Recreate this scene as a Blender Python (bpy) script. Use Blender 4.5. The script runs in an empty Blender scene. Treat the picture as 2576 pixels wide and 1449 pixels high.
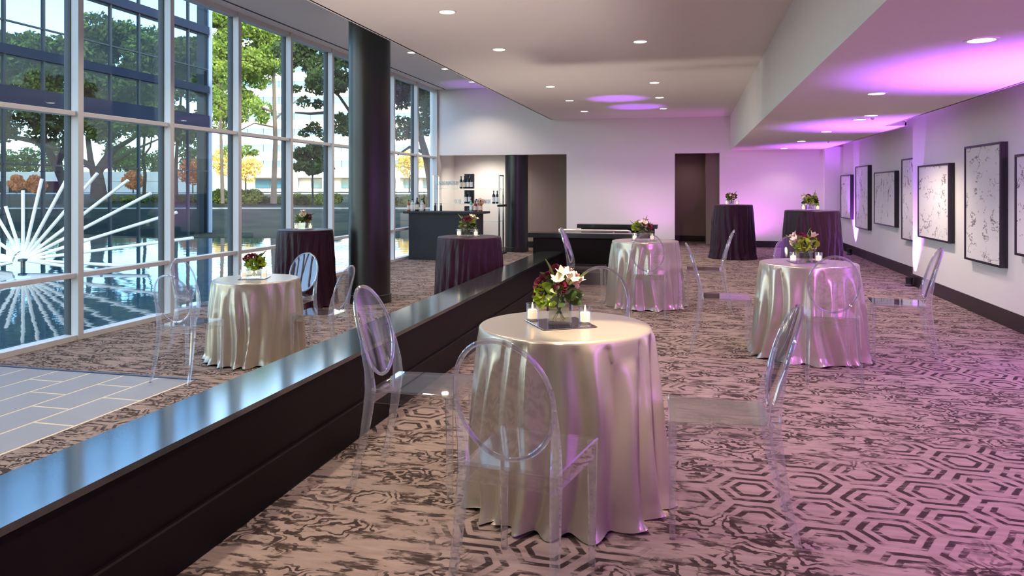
import bpy, math, random
import numpy as np
from mathutils import Vector, Matrix
PI = math.pi
SC = bpy.context.scene
COL = SC.collection

# ------------------------------------------------------------------ camera
YAW = math.atan(450 / 1850)
CY, SY = math.cos(YAW), math.sin(YAW)
cam = bpy.data.cameras.new('camera')
cam.sensor_width = 36.0
cam.lens = 1850 / 2576 * 36.0
cam.shift_y = -250.5 / 2576
cam.clip_end = 1000
camo = bpy.data.objects.new('camera', cam)
COL.objects.link(camo)
camo.location = (0, 0, 1.37)
camo.rotation_euler = (PI / 2, 0, YAW)
SC.camera = camo

# ------------------------------------------------------------------ view, world, sun
SC.view_settings.view_transform = 'Standard'
SC.view_settings.look = 'None'
SC.view_settings.gamma = 1
SC.view_settings.use_curve_mapping = False
SC.view_settings.exposure = 0.0
SC.cycles.transparent_max_bounces = 40
SC.cycles.max_bounces = 7
SC.cycles.diffuse_bounces = 4
SC.cycles.glossy_bounces = 4
SC.cycles.caustics_reflective = True
SC.cycles.blur_glossy = 0.5
SC.cycles.caustics_refractive = False
SC.cycles.sample_clamp_indirect = 6
world = bpy.data.worlds.new('sky')
SC.world = world
world.use_nodes = True
_n = world.node_tree.nodes
_l = world.node_tree.links
_bg = _n['Background']
_sky = _n.new('ShaderNodeTexSky')
_sky.sky_type = 'NISHITA'
_sky.sun_disc = False
_sky.sun_elevation = math.radians(26)
_sky.sun_rotation = math.radians(140)
_sky.altitude = 50
_l.new(_sky.outputs[0], _bg.inputs[0])
_bg.inputs[1].default_value = 1.2

def lamp(name, kind, loc, energy, color, parent=None, aim=None, **kw):
    d = bpy.data.lights.new(name, kind)
    d.energy = energy
    d.color = color
    for k, v in kw.items():
        setattr(d, k, v)
    o = bpy.data.objects.new(name, d)
    COL.objects.link(o)
    o.location = loc
    if aim is not None:
        o.rotation_euler = (Vector(aim) - Vector(loc)).to_track_quat('-Z', 'Y').to_euler()
    if parent:
        o.parent = parent
    return o

lamp('sun', 'SUN', (30, -20, 40), 4.2, (1.0, 0.93, 0.82), aim=(0, 0, 0), angle=0.01)
SC.objects['sun'].rotation_euler = Vector((-0.60, 0.68, -0.43)).to_track_quat('-Z', 'Y').to_euler()

# ------------------------------------------------------------------ materials
MATS = {}
def sRGB(r, g, b):
    f = lambda c: ((c / 255 + 0.055) / 1.055) ** 2.4 if c > 10 else c / 255 / 12.92
    return (f(r), f(g), f(b), 1)

def mat(name, col, rough=0.5, metal=0.0, spec=0.5, noise=None, bump=None, emit=None, **kw):
    """principled material; noise=(scale, amount) varies the base colour, bump=(scale, strength)"""
    m = bpy.data.materials.new(name)
    m.use_nodes = True
    nt = m.node_tree
    b = nt.nodes['Principled BSDF']
    c = tuple(col) if len(col) == 4 else tuple(col) + (1,)
    b.inputs['Base Color'].default_value = c
    b.inputs['Roughness'].default_value = rough
    b.inputs['Metallic'].default_value = metal
    b.inputs['Specular IOR Level'].default_value = spec
    for k, v in kw.items():
        b.inputs[k].default_value = v
    if noise or bump:
        tc = nt.nodes.new('ShaderNodeTexCoord')
    if noise:
        t = nt.nodes.new('ShaderNodeTexNoise')
        t.inputs['Scale'].default_value = noise[0]
        t.inputs['Detail'].default_value = 4
        nt.links.new(tc.outputs['Object'], t.inputs['Vector'])
        mx = nt.nodes.new('ShaderNodeMixRGB')
        a = noise[1]
        mx.inputs[1].default_value = tuple(x * (1 - a) for x in c[:3]) + (1,)
        mx.inputs[2].default_value = tuple(min(1, x * (1 + a)) for x in c[:3]) + (1,)
        nt.links.new(t.outputs[0], mx.inputs[0])
        nt.links.new(mx.outputs[0], b.inputs['Base Color'])
    if bump:
        t = nt.nodes.new('ShaderNodeTexNoise')
        t.inputs['Scale'].default_value = bump[0]
        t.inputs['Detail'].default_value = 3
        nt.links.new(tc.outputs['Object'], t.inputs['Vector'])
        bp = nt.nodes.new('ShaderNodeBump')
        bp.inputs['Strength'].default_value = bump[1]
        bp.inputs['Distance'].default_value = 0.01
        nt.links.new(t.outputs[0], bp.inputs['Height'])
        nt.links.new(bp.outputs[0], b.inputs['Normal'])
    if emit:
        b.inputs['Emission Color'].default_value = tuple(emit[0]) + (1,)
        b.inputs['Emission Strength'].default_value = emit[1]
    MATS[name] = m
    return m

def clear(name, tint, base=0.045, gain=0.95, rough=0.02, power=5.0, haze=0.0):
    """clear sheet: straight transmission plus a Schlick reflection"""
    m = bpy.data.materials.new(name)
    m.use_nodes = True
    nt = m.node_tree
    nt.nodes.clear()
    out = nt.nodes.new('ShaderNodeOutputMaterial')
    mix = nt.nodes.new('ShaderNodeMixShader')
    tr = nt.nodes.new('ShaderNodeBsdfTransparent')
    gl = nt.nodes.new('ShaderNodeBsdfGlossy')
    tr.inputs[0].default_value = tuple(tint) + (1,)
    gl.inputs[0].default_value = (1, 1, 1, 1)
    gl.inputs['Roughness'].default_value = rough
    lw = nt.nodes.new('ShaderNodeLayerWeight')
    lw.inputs[0].default_value = 0.5
    pw = nt.nodes.new('ShaderNodeMath'); pw.operation = 'POWER'; pw.inputs[1].default_value = power
    ma = nt.nodes.new('ShaderNodeMath'); ma.operation = 'MULTIPLY_ADD'
    ma.inputs[1].default_value = gain; ma.inputs[2].default_value = base
    nt.links.new(lw.outputs['Facing'], pw.inputs[0])
    nt.links.new(pw.outputs[0], ma.inputs[0])
    nt.links.new(ma.outputs[0], mix.inputs[0])
    nt.links.new(tr.outputs[0], mix.inputs[1])
    nt.links.new(gl.outputs[0], mix.inputs[2])
    last = mix
    if haze:
        df = nt.nodes.new('ShaderNodeBsdfTranslucent'); df.inputs[0].default_value = (0.9, 0.88, 0.95, 1)
        last = nt.nodes.new('ShaderNodeMixShader'); last.inputs[0].default_value = haze
        nt.links.new(mix.outputs[0], last.inputs[1]); nt.links.new(df.outputs[0], last.inputs[2])
    nt.links.new(last.outputs[0], out.inputs[0])
    MATS[name] = m
    return m

class NB:
    """tiny node-graph builder for scalar maths"""
    def __init__(s, m):
        s.nt = m.node_tree
    def m(s, op, a, b=None, c=None, clamp=False):
        n = s.nt.nodes.new('ShaderNodeMath'); n.operation = op; n.use_clamp = clamp
        for i, v in enumerate((a, b, c)):
            if v is None: continue
            if isinstance(v, (int, float)): n.inputs[i].default_value = v
            else: s.nt.links.new(v, n.inputs[i])
        return n.outputs[0]
    def noise(s, vec, scale, detail=3, rough=0.5):
        n = s.nt.nodes.new('ShaderNodeTexNoise')
        n.inputs['Scale'].default_value = scale
        n.inputs['Detail'].default_value = detail
        n.inputs['Roughness'].default_value = rough
        s.nt.links.new(vec, n.inputs['Vector'])
        return n.outputs[0]
    def step(s, v, lo, hi):
        n = s.nt.nodes.new('ShaderNodeMapRange'); n.interpolation_type = 'SMOOTHSTEP'
        n.inputs['From Min'].default_value = lo; n.inputs['From Max'].default_value = hi
        s.nt.links.new(v, n.inputs['Value'])
        return n.outputs[0]
    def vec(s, x, y, z=0.0):
        n = s.nt.nodes.new('ShaderNodeCombineXYZ')
        for i, v in enumerate((x, y, z)):
            if isinstance(v, (int, float)): n.inputs[i].default_value = v
            else: s.nt.links.new(v, n.inputs[i])
        return n.outputs[0]
    def mixrgb(s, f, a, b):
        n = s.nt.nodes.new('ShaderNodeMixRGB')
        for i, v in enumerate((f, a, b)):
            if isinstance(v, (int, float)): n.inputs[i].default_value = v
            elif isinstance(v, tuple): n.inputs[i].default_value = v
            else: s.nt.links.new(v, n.inputs[i])
        return n.outputs[0]

SPOTS = [(1.0, 3.5, 0.55, 0.45, 0.34), (1.3, 4.0, 0.4, 0.5, 0.30), (0.5, 3.25, 0.45, 0.30, 0.30), (2.1, 6.0, 0.7, 0.4, 0.30), (-0.5, 2.75, 0.5, 0.24, 0.30),
         (-1.55, 4.15, 0.3, 0.3, 0.28), (0.25, 3.6, 0.3, 0.22, 0.2), (0.35, 2.7, 0.4, 0.25, -0.30), (-1.1, 3.2, 0.35, 0.35, -0.20), (0.5, 4.7, 0.6, 0.35, -0.20)]
def carpet_material():
    m = mat('carpet', sRGB(186, 160, 146), 0.95, spec=0.1)
    g = NB(m)
    geo = m.node_tree.nodes.new('ShaderNodeNewGeometry')
    sep = m.node_tree.nodes.new('ShaderNodeSeparateXYZ')
    m.node_tree.links.new(geo.outputs['Position'], sep.inputs[0])
    X, Y = sep.outputs[0], sep.outputs[1]
    def hexrings(X, Y, p):
        w, h = p * 1.7320508, p
        ax = g.m('SUBTRACT', g.m('FLOORED_MODULO', X, w), w / 2)
        ay = g.m('SUBTRACT', g.m('FLOORED_MODULO', Y, h), h / 2)
        bx = g.m('SUBTRACT', g.m('FLOORED_MODULO', g.m('SUBTRACT', X, w / 2), w), w / 2)
        by = g.m('SUBTRACT', g.m('FLOORED_MODULO', g.m('SUBTRACT', Y, h / 2), h), h / 2)
        def hd(x, y):
            x, y = g.m('ABSOLUTE', x), g.m('ABSOLUTE', y)
            return g.m('MAXIMUM', y, g.m('MULTIPLY_ADD', x, 0.8660254, g.m('MULTIPLY', y, 0.5)))
        d = g.m('DIVIDE', g.m('MINIMUM', hd(ax, ay), hd(bx, by)), p)      # 0 centre .. 0.5 edge
        r1 = g.m('MULTIPLY', g.step(d, 0.175, 0.19), g.m('SUBTRACT', 1, g.step(d, 0.255, 0.27)))
        r2 = g.m('MULTIPLY', g.step(d, 0.345, 0.36), g.m('SUBTRACT', 1, g.step(d, 0.425, 0.44)))
        return g.m('MAXIMUM', r1, r2)
    P = g.vec(X, Y)
    wv = g.m('SUBTRACT', g.noise(P, 7.0, 3), 0.5)
    wu = g.m('SUBTRACT', g.noise(g.vec(g.m('ADD', X, 17.3), Y), 7.0, 3), 0.5)
    clean = hexrings(g.m('MULTIPLY_ADD', wu, 0.025, X), g.m('MULTIPLY_ADD', wv, 0.025, Y), 0.305)
    warp = hexrings(g.m('MULTIPLY_ADD', wu, 0.42, X), g.m('MULTIPLY_ADD', wv, 0.26, Y), 0.27)
    # patches where the hexagons show, worn streaks elsewhere
    spots = None      # where the woven hexagon fields lie
    for cx, cy, sx, sy, a in SPOTS:
        u = g.m('DIVIDE', g.m('SUBTRACT', X, cx), sx); v = g.m('DIVIDE', g.m('SUBTRACT', Y, cy), sy)
        e = g.m('MULTIPLY', g.m('EXPONENT', g.m('MULTIPLY', g.m('MULTIPLY_ADD', u, u, g.m('MULTIPLY', v, v)), -1.0)), a)
        spots = e if spots is None else g.m('ADD', spots, e)
    pn = g.noise(g.vec(g.m('ADD', X, 4.1), g.m('MULTIPLY', Y, 1.15)), 1.6, 3)
    patch = g.step(g.m('ADD', pn, spots), 0.58, 0.68)
    streakv = g.vec(g.m('MULTIPLY', X, 5.5), g.m('MULTIPLY', Y, 18.0))
    st = g.noise(streakv, 1.0, 5, 0.62)
    streak = g.step(st, 0.52, 0.59)
    fine = g.step(g.noise(g.vec(g.m('MULTIPLY', X, 16), g.m('MULTIPLY', Y, 46)), 1.0, 3), 0.34, 0.50)
    worn = g.m('SUBTRACT', 1, g.step(st, 0.38, 0.52))
    hexd = g.m('MULTIPLY', clean, g.m('SUBTRACT', 1, g.m('MULTIPLY', worn, 0.95)))
    frag = g.m('MULTIPLY', warp, g.step(g.noise(g.vec(g.m('MULTIPLY', X, 2.2), g.m('MULTIPLY', Y, 5)), 1.0, 3), 0.44, 0.52))
    rough = g.m('MAXIMUM', g.m('MULTIPLY', streak, 0.95), frag)
    rough = g.m('MULTIPLY', rough, g.m('MULTIPLY_ADD', fine, 0.4, 0.6))
    dark = g.m('ADD', g.m('MULTIPLY', hexd, patch), g.m('MULTIPLY', rough, g.m('SUBTRACT', 1, patch)))
    dark = g.m('MULTIPLY', dark, 0.93, clamp=True)
    tone = g.noise(g.vec(g.m('MULTIPLY', X, 6), g.m('MULTIPLY', Y, 26)), 1.0, 4)
    base = g.mixrgb(tone, sRGB(110, 94, 87), sRGB(168, 149, 139))
    col = g.mixrgb(dark, base, sRGB(42, 31, 29))
    b = m.node_tree.nodes['Principled BSDF']
    m.node_tree.links.new(col, b.inputs['Base Color'])
    bp = m.node_tree.nodes.new('ShaderNodeBump')
    bp.inputs['Strength'].default_value = 0.25
    bp.inputs['Distance'].default_value = 0.004
    m.node_tree.links.new(g.noise(P, 420, 2), bp.inputs['Height'])
    m.node_tree.links.new(bp.outputs[0], b.inputs['Normal'])
    return m

def canvas_material(name, seed, sx, sy):
    """white canvas with thin ink veins and flecks"""
    m = mat(name, sRGB(226, 220, 216), 0.7, spec=0.2)
    g = NB(m)
    tc = m.node_tree.nodes.new('ShaderNodeTexCoord')
    sep = m.node_tree.nodes.new('ShaderNodeSeparateXYZ')
    m.node_tree.links.new(tc.outputs['Object'], sep.inputs[0])
    y = g.m('ADD', sep.outputs[1], seed * 3.7)
    z = g.m('ADD', sep.outputs[2], seed * 1.9)
    v = g.vec(g.m('MULTIPLY', y, sx), g.m('MULTIPLY', z, sy))
    n = g.noise(v, 2.3, 6, 0.6)
    vein = g.m('SUBTRACT', 1, g.step(g.m('ABSOLUTE', g.m('SUBTRACT', n, 0.5)), 0.004, 0.018))
    gate = g.step(g.noise(g.vec(y, z), 4.5, 4), 0.47, 0.58)
    blot = g.step(g.noise(g.vec(g.m('MULTIPLY', y, 9), g.m('MULTIPLY', z, 14)), 1.0, 5), 0.64, 0.70)
    ink = g.m('MULTIPLY', g.m('MAXIMUM', g.m('MULTIPLY', vein, gate), g.m('MULTIPLY', blot, 0.7)), 0.85, clamp=True)
    col = g.mixrgb(ink, sRGB(226, 220, 216), sRGB(44, 34, 38))
    m.node_tree.links.new(col, m.node_tree.nodes['Principled BSDF'].inputs['Base Color'])
    return m

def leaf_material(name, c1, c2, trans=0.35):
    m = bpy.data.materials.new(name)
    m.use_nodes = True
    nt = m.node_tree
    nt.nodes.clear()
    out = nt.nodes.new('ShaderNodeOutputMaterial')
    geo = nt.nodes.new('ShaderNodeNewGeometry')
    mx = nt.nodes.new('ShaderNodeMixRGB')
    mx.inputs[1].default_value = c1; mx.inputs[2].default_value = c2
    ns = nt.nodes.new('ShaderNodeTexNoise'); ns.inputs['Scale'].default_value = 1.1; ns.inputs['Detail'].default_value = 3  # dark and light clumps painted in for sunlit tufts and shaded gaps
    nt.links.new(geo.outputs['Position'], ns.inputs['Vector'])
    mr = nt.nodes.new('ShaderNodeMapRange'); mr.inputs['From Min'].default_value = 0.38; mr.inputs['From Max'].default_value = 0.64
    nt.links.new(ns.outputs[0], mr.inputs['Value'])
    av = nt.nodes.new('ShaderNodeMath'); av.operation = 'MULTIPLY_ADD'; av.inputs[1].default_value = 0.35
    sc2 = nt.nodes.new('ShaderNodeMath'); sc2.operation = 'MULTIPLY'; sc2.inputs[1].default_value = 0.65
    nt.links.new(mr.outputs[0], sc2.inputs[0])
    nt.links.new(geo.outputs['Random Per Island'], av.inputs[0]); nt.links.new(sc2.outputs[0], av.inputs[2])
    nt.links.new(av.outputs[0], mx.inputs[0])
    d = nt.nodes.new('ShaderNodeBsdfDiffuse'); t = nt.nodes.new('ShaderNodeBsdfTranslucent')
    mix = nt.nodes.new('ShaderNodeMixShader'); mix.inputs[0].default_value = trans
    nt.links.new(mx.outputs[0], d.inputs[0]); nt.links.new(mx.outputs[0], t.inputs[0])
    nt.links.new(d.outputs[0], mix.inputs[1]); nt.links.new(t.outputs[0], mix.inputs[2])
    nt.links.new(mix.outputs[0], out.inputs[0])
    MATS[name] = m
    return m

carpet_material()
mat('wall_paint', sRGB(232, 228, 224), 0.7, spec=0.2, noise=(3, 0.02))
mat('wall_grey', sRGB(226, 220, 215), 0.7, spec=0.2, noise=(3, 0.02))
mat('niche_brown_shade', sRGB(150, 134, 124), 0.75, spec=0.2)  # passage brown, also used as painted shade on the alcove wall
mat('ceiling_paint', sRGB(232, 226, 220), 0.8, spec=0.15)
mat('base_black', sRGB(38, 30, 30), 0.35)
mat('wall_black', (0.008, 0.006, 0.006), 0.45, spec=0.09, noise=(5, 0.2))
mat('stone_cap', (0.020, 0.025, 0.024), 0.11, noise=(14, 0.35), IOR=2.3)
mat('column_black', (0.018, 0.016, 0.016), 0.33, spec=0.5, noise=(2, 0.15))
mat('mullion', sRGB(206, 207, 206), 0.45)
mat('gasket', sRGB(40, 48, 54), 0.6)
mat('trim_ring', sRGB(230, 226, 220), 0.4)
mat('slot_dark', sRGB(70, 66, 64), 0.8)
mat('lens', (1, 0.93, 0.85), 0.5, emit=((1, 0.90, 0.78), 14))
mat('tile', sRGB(138, 136, 136), 0.55, noise=(4, 0.12))
mat('grout', sRGB(206, 192, 166), 0.85, noise=(9, 0.1))
mat('edge_strip', sRGB(52, 66, 92), 0.5)
clear('acrylic', (0.95, 0.95, 0.962), base=0.09, gain=0.9, rough=0.02, power=3.2, haze=0.012)
clear('acrylic_leg', (0.94, 0.94, 0.955), base=0.12, gain=0.9, rough=0.03, power=2.8, haze=0.085)
clear('acrylic_rim', (0.80, 0.80, 0.84), base=0.16, gain=0.9, rough=0.04, power=2.2, haze=0.08)
clear('window_glass', (0.93, 0.965, 0.97), base=0.035)
clear('wing_glass', (0.50, 0.61, 0.69), base=0.012, gain=0.10)
clear('vase_glass', (0.93, 0.95, 0.95), base=0.11, power=3.0)
clear('shelf_glass', (0.80, 0.90, 0.90), base=0.10, power=3.0)
clear('water_clear', (0.93, 0.94, 0.88), base=0.03)
mat('satin', sRGB(178, 169, 154), 0.26, metal=0.5, spec=0.7, noise=(2, 0.05), **{'Sheen Weight': 0.1})
mat('plum', (0.026, 0.006, 0.014), 0.42, spec=0.22, noise=(6, 0.3), bump=(30, 0.15), **{'Sheen Weight': 0.04})
mat('table_wood', sRGB(120, 96, 74), 0.6)
mat('iron', sRGB(40, 40, 42), 0.5, metal=0.6)
mat('steel', sRGB(190, 190, 192), 0.25, metal=1.0)
mat('brushed', sRGB(200, 198, 196), 0.4, metal=0.9)
mat('mirror', sRGB(170, 165, 175), 0.06, metal=1.0)
mat('wax', sRGB(250, 240, 225), 0.5, emit=((1.0, 0.72, 0.45), 0.9))
mat('flame', (1, 0.7, 0.3), 0.5, emit=((1.0, 0.66, 0.30), 18))
mat('leaf_dark', sRGB(52, 74, 34), 0.5, noise=(20, 0.3))
mat('leaf_mid', sRGB(96, 120, 40), 0.5, noise=(20, 0.3))
mat('leaf_lime', sRGB(150, 176, 44), 0.55, noise=(20, 0.3))
mat('leaf_pale', sRGB(150, 164, 130), 0.55)
mat('leaf_olive', sRGB(136, 120, 40), 0.6, noise=(30, 0.4))
mat('stem', sRGB(96, 110, 60), 0.6)
mat('bloom_burgundy', sRGB(120, 16, 52), 0.6, noise=(40, 0.4))
mat('bloom_cream', sRGB(240, 232, 196), 0.6)
mat('bloom_blush', sRGB(244, 214, 200), 0.6)
mat('bar_black', (0.020, 0.022, 0.026), 0.5, spec=0.3, noise=(3, 0.2))
mat('bottle_dark', (0.012, 0.014, 0.014), 0.12, spec=0.7)
mat('bottle_amber', sRGB(150, 74, 22), 0.15, spec=0.7)
mat('bottle_clear', sRGB(188, 200, 196), 0.12, spec=0.7)
mat('bottle_green', sRGB(120, 170, 140), 0.15, spec=0.7)
mat('bottle_red', sRGB(128, 30, 34), 0.2, spec=0.7)
mat('paper', sRGB(226, 214, 190), 0.8)
mat('paper_white', sRGB(240, 238, 232), 0.8)
mat('cap_foil', sRGB(40, 30, 30), 0.4)
mat('box_black', sRGB(40, 40, 46), 0.55)
mat('frame_black', (0.010, 0.008, 0.009), 0.4)
mat('uplight_body', (0.02, 0.02, 0.02), 0.4)
mat('white_tube', sRGB(246, 244, 236), 0.45)
mat('tube_hub', sRGB(90, 96, 96), 0.5, metal=0.5)
mat('bark', sRGB(40, 34, 29), 0.9, noise=(3, 0.4), bump=(12, 0.6))
mat('bark_pale', sRGB(104, 92, 78), 0.9, noise=(3, 0.4), bump=(12, 0.6))
mat('concrete', sRGB(168, 164, 158), 0.85, noise=(0.6, 0.12))
mat('office_white', sRGB(238, 234, 226), 0.7, noise=(0.2, 0.03))
mat('office_glass', sRGB(96, 136, 170), 0.12, spec=0.8, metal=0.2)
mat('lobby_glass', sRGB(70, 120, 132), 0.12, spec=0.8)
mat('garage_dark', sRGB(44, 46, 48), 0.9)
mat('wing_frame', sRGB(30, 38, 46), 0.5)
mat('wing_band', sRGB(34, 44, 66), 0.6, spec=0.1, noise=(0.3, 0.1))
mat('wing_edge', sRGB(150, 164, 186), 0.4)
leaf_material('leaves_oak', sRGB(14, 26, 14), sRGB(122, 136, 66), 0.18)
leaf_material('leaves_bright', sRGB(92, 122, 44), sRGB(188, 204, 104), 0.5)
leaf_material('leaves_elm', sRGB(38, 56, 34), sRGB(92, 112, 66))
leaf_material('leaves_pine', sRGB(48, 74, 40), sRGB(96, 118, 70))
leaf_material('leaves_orange', sRGB(176, 84, 40), sRGB(214, 142, 92))
leaf_material('leaves_yellow', sRGB(206, 178, 80), sRGB(236, 214, 140))
leaf_material('leaves_hedge', sRGB(46, 66, 30), sRGB(116, 132, 62))

def ground_material():
    m = mat('grass', sRGB(84, 92, 54), 0.95, spec=0.1)
    g = NB(m)
    geo = m.node_tree.nodes.new('ShaderNodeNewGeometry')
    n = g.noise(geo.outputs['Position'], 0.35, 6, 0.6)
    n2 = g.noise(geo.outputs['Position'], 6.0, 3, 0.6)
    c = g.mixrgb(g.step(n, 0.38, 0.62), sRGB(40, 46, 38), sRGB(70, 74, 52))
    c = g.mixrgb(g.m('MULTIPLY', n2, 0.5), c, sRGB(46, 42, 34))
    m.node_tree.links.new(c, m.node_tree.nodes['Principled BSDF'].inputs['Base Color'])
ground_material()

def pond_material():
    m = mat('pond', (0.022, 0.085, 0.11), 0.03, spec=0.5, IOR=1.33)
    nt = m.node_tree
    b = nt.nodes['Principled BSDF']
    g = NB(m)
    geo = nt.nodes.new('ShaderNodeNewGeometry')
    n = g.noise(geo.outputs['Position'], 1.7, 3, 0.5)
    bp = nt.nodes.new('ShaderNodeBump')
    bp.inputs['Strength'].default_value = 0.06
    bp.inputs['Distance'].default_value = 0.05
    nt.links.new(n, bp.inputs['Height'])
    nt.links.new(bp.outputs[0], b.inputs['Normal'])
pond_material()

# ------------------------------------------------------------------ mesh helpers
class MB:
    def __init__(s):
        s.v = []; s.f = []
    def add(s, vs, fs):
        o = len(s.v)
        s.v += [tuple(p) for p in vs]
        s.f += [tuple(i + o for i in f) for f in fs]
        return s
    def box(s, x0, x1, y0, y1, z0, z1, b=0.0):
        if b <= 0:
            return s.add([(x0, y0, z0), (x1, y0, z0), (x1, y1, z0), (x0, y1, z0), (x0, y0, z1), (x1, y0, z1), (x1, y1, z1), (x0, y1, z1)],
                         [(3, 2, 1, 0), (4, 5, 6, 7), (0, 1, 5, 4), (1, 2, 6, 5), (2, 3, 7, 6), (3, 0, 4, 7)])
        def ring(d, z):
            return [(x0 + d + (b if d == 0 else 0) * 0, y0 + d, z), (x1 - d, y0 + d, z), (x1 - d, y1 - d, z), (x0 + d, y1 - d, z)]
        vs = ring(b, z0) + ring(0, z0 + b) + ring(0, z1 - b) + ring(b, z1)
        fs = [(3, 2, 1, 0), (12, 13, 14, 15)]
        for k in range(3):
            for i in range(4):
                j = (i + 1) % 4
                fs.append((4 * k + i, 4 * k + j, 4 * k + 4 + j, 4 * k + 4 + i))
        return s.add(vs, fs)
    def rings(s, rings, cap0=True, cap1=True, closed=True):
        n = len(rings[0])
        vs = [p for r in rings for p in r]
        fs = []
        for k in range(len(rings) - 1):
            for i in range(n if closed else n - 1):
                j = (i + 1) % n
                fs.append((k * n + i, k * n + j, (k + 1) * n + j, (k + 1) * n + i))
        if cap0: fs.append(tuple(range(n - 1, -1, -1)))
        if cap1: fs.append(tuple((len(rings) - 1) * n + i for i in range(n)))
        return s.add(vs, fs)
    def lathe(s, prof, n=24, c=(0, 0, 0), cap0=True, cap1=True):
        return s.rings([[(c[0] + r * math.cos(2 * PI * i / n), c[1] + r * math.sin(2 * PI * i / n), c[2] + z) for i in range(n)] for r, z in prof], cap0, cap1)
    def tube(s, pts, rad, n=8, closed=False):
        pts = [Vector(p) for p in pts]
        if not isinstance(rad, (list, tuple)): rad = [rad] * len(pts)
        rings = []
        up = None
        for i, p in enumerate(pts):
            if closed:
                d = pts[(i + 1) % len(pts)] - pts[i - 1]
            else:
                d = pts[min(i + 1, len(pts) - 1)] - pts[max(i - 1, 0)]
            d.normalize()
            if up is None:
                up = Vector((0, 0, 1)) if abs(d.z) < 0.9 else Vector((1, 0, 0))
            a = d.cross(up)
            if a.length < 1e-5: a = d.orthogonal()
            a.normalize()
            b = a.cross(d); b.normalize()
            up = b
            rings.append([tuple(p + (a * math.cos(2 * PI * k / n) + b * math.sin(2 * PI * k / n)) * rad[i]) for k in range(n)])
        if closed:
            rings.append(rings[0])
            return s.rings(rings, False, False)
        return s.rings(rings)
    def post(s, pts, hw, hd, ch=0.25):
        """vertical-ish bar with a chamfered rectangular section; hw, hd half sizes per point"""
        rings = []
        for i, (x, y, z) in enumerate(pts):
            w = hw[i] if isinstance(hw, (list, tuple)) else hw
            d = hd[i] if isinstance(hd, (list, tuple)) else hd
            c = min(w, d) * ch * 2
            rings.append([(x - w + c, y - d, z), (x + w - c, y - d, z), (x + w, y - d + c, z), (x + w, y + d - c, z),
                          (x + w - c, y + d, z), (x - w + c, y + d, z), (x - w, y + d - c, z), (x - w, y - d + c, z)])
        return s.rings(rings)
    def mesh(s, name, m, smooth=False):
        me = bpy.data.meshes.new(name)
        me.from_pydata(s.v, [], s.f)
        me.materials.append(MATS[m])
        if smooth:
            me.polygons.foreach_set('use_smooth', [True] * len(me.polygons))
            try: me.set_sharp_from_angle(angle=math.radians(40))
            except Exception: pass
        me.update()
        return me
    def build(s, name, m, parent=None, smooth=False, kind=None, loc=None, rotz=None):
        return link(name, s.mesh(name, m, smooth), parent, kind, loc, rotz)

def link(name, me, parent=None, kind=None, loc=None, rotz=None):
    o = bpy.data.objects.new(name, me)
    COL.objects.link(o)
    if parent: o.parent = parent
    if kind: o['kind'] = kind
    if loc: o.location = loc
    if rotz: o.rotation_euler = (0, 0, rotz)
    return o

def tag(o, label=None, cat=None, group=None, kind=None):
    if label: o['label'] = label
    if cat: o['category'] = cat
    if group: o['group'] = group
    if kind: o['kind'] = kind
    return o

def thing(name, label, cat, loc=(0, 0, 0), rotz=0, group=None, kind=None):
    o = bpy.data.objects.new(name, None)
    COL.objects.link(o)
    o.empty_display_size = 0.1
    o.location = loc
    o.rotation_euler = (0, 0, rotz)
    return tag(o, label, cat, group, kind)

def struct(name, mb, m, parent=None, smooth=False):
    return mb.build(name, m, parent, smooth, None if parent else 'structure')

def children_of(o, pool):
    return [c for c in pool if c.parent == o]

def dup(root, loc, rotz, label, group=None):
    pool = list(COL.objects)
    def rec(o, parent):
        c = o.copy()
        COL.objects.link(c)
        if parent: c.parent = parent
        for ch in children_of(o, pool): rec(ch, c)
        return c
    r = rec(root, None)
    r.location = loc
    r.rotation_euler = (0, 0, rotz)
    r['label'] = label
    if group: r['group'] = group
    return r

def B(x0, x1, y0, y1, z0, z1, b=0.0):
    return MB().box(x0, x1, y0, y1, z0, z1, b)

# ------------------------------------------------------------------ room shell
LF = -0.25                      # the window side lies a quarter metre lower
WX, YB, YF = -6.46, 18.0, -3.0
HI, MID, LOW = 3.92, 3.07, 2.26
RX, RX2, YS = 3.05, 3.30, 11.45   # picture wall, its recess, and where it steps back
YN = 19.7                       # rear of the two openings

struct('floor', B(-1.98, 3.6, YF, 21, -0.3, 0), 'carpet')
lf = MB()
lf.box(WX - 0.05, -4.07, 5.43, 21, LF - 0.1, LF)
lf.box(-4.07, -1.98, YF, 21, LF - 0.1, LF)
lf.box(WX - 0.05, -6.14, YF, 5.43, LF - 0.1, LF)
struct('floor', lf, 'carpet')
struct('ceiling', B(-3.35, 0.92, YF, YB, MID, MID + 0.05), 'ceiling_paint')
struct('ceiling', B(WX - 0.1, -3.35, YF, YB, HI, HI + 0.05), 'ceiling_paint')
lc = MB()
lc.box(0.92, RX - 0.34, YF, YS, LOW, LOW + 0.05)
lc.box(0.92, RX2 - 0.33, YS, YB, LOW, LOW + 0.05)
struct('ceiling', lc, 'ceiling_paint')
struct('trim_1', B(0.90, 0.92, YF, YB, LOW, MID), 'wall_paint')          # soffit face between the two ceiling heights
struct('trim_2', B(-3.37, -3.33, YF, YB, MID, HI + 0.02), 'wall_paint')  # fascia of the dropped ceiling
cv = MB()
cv.box(RX - 0.36, RX - 0.33, YF, YS, LOW, 2.75)
cv.box(RX2 - 0.35, RX2 - 0.32, YS, YB, LOW, 2.75)
cv.box(RX - 0.36, RX2 + 0.1, YF, YB, 2.75, 2.8)
struct('trim_3', cv, 'ceiling_paint')                                    # cove along the picture wall
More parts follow.
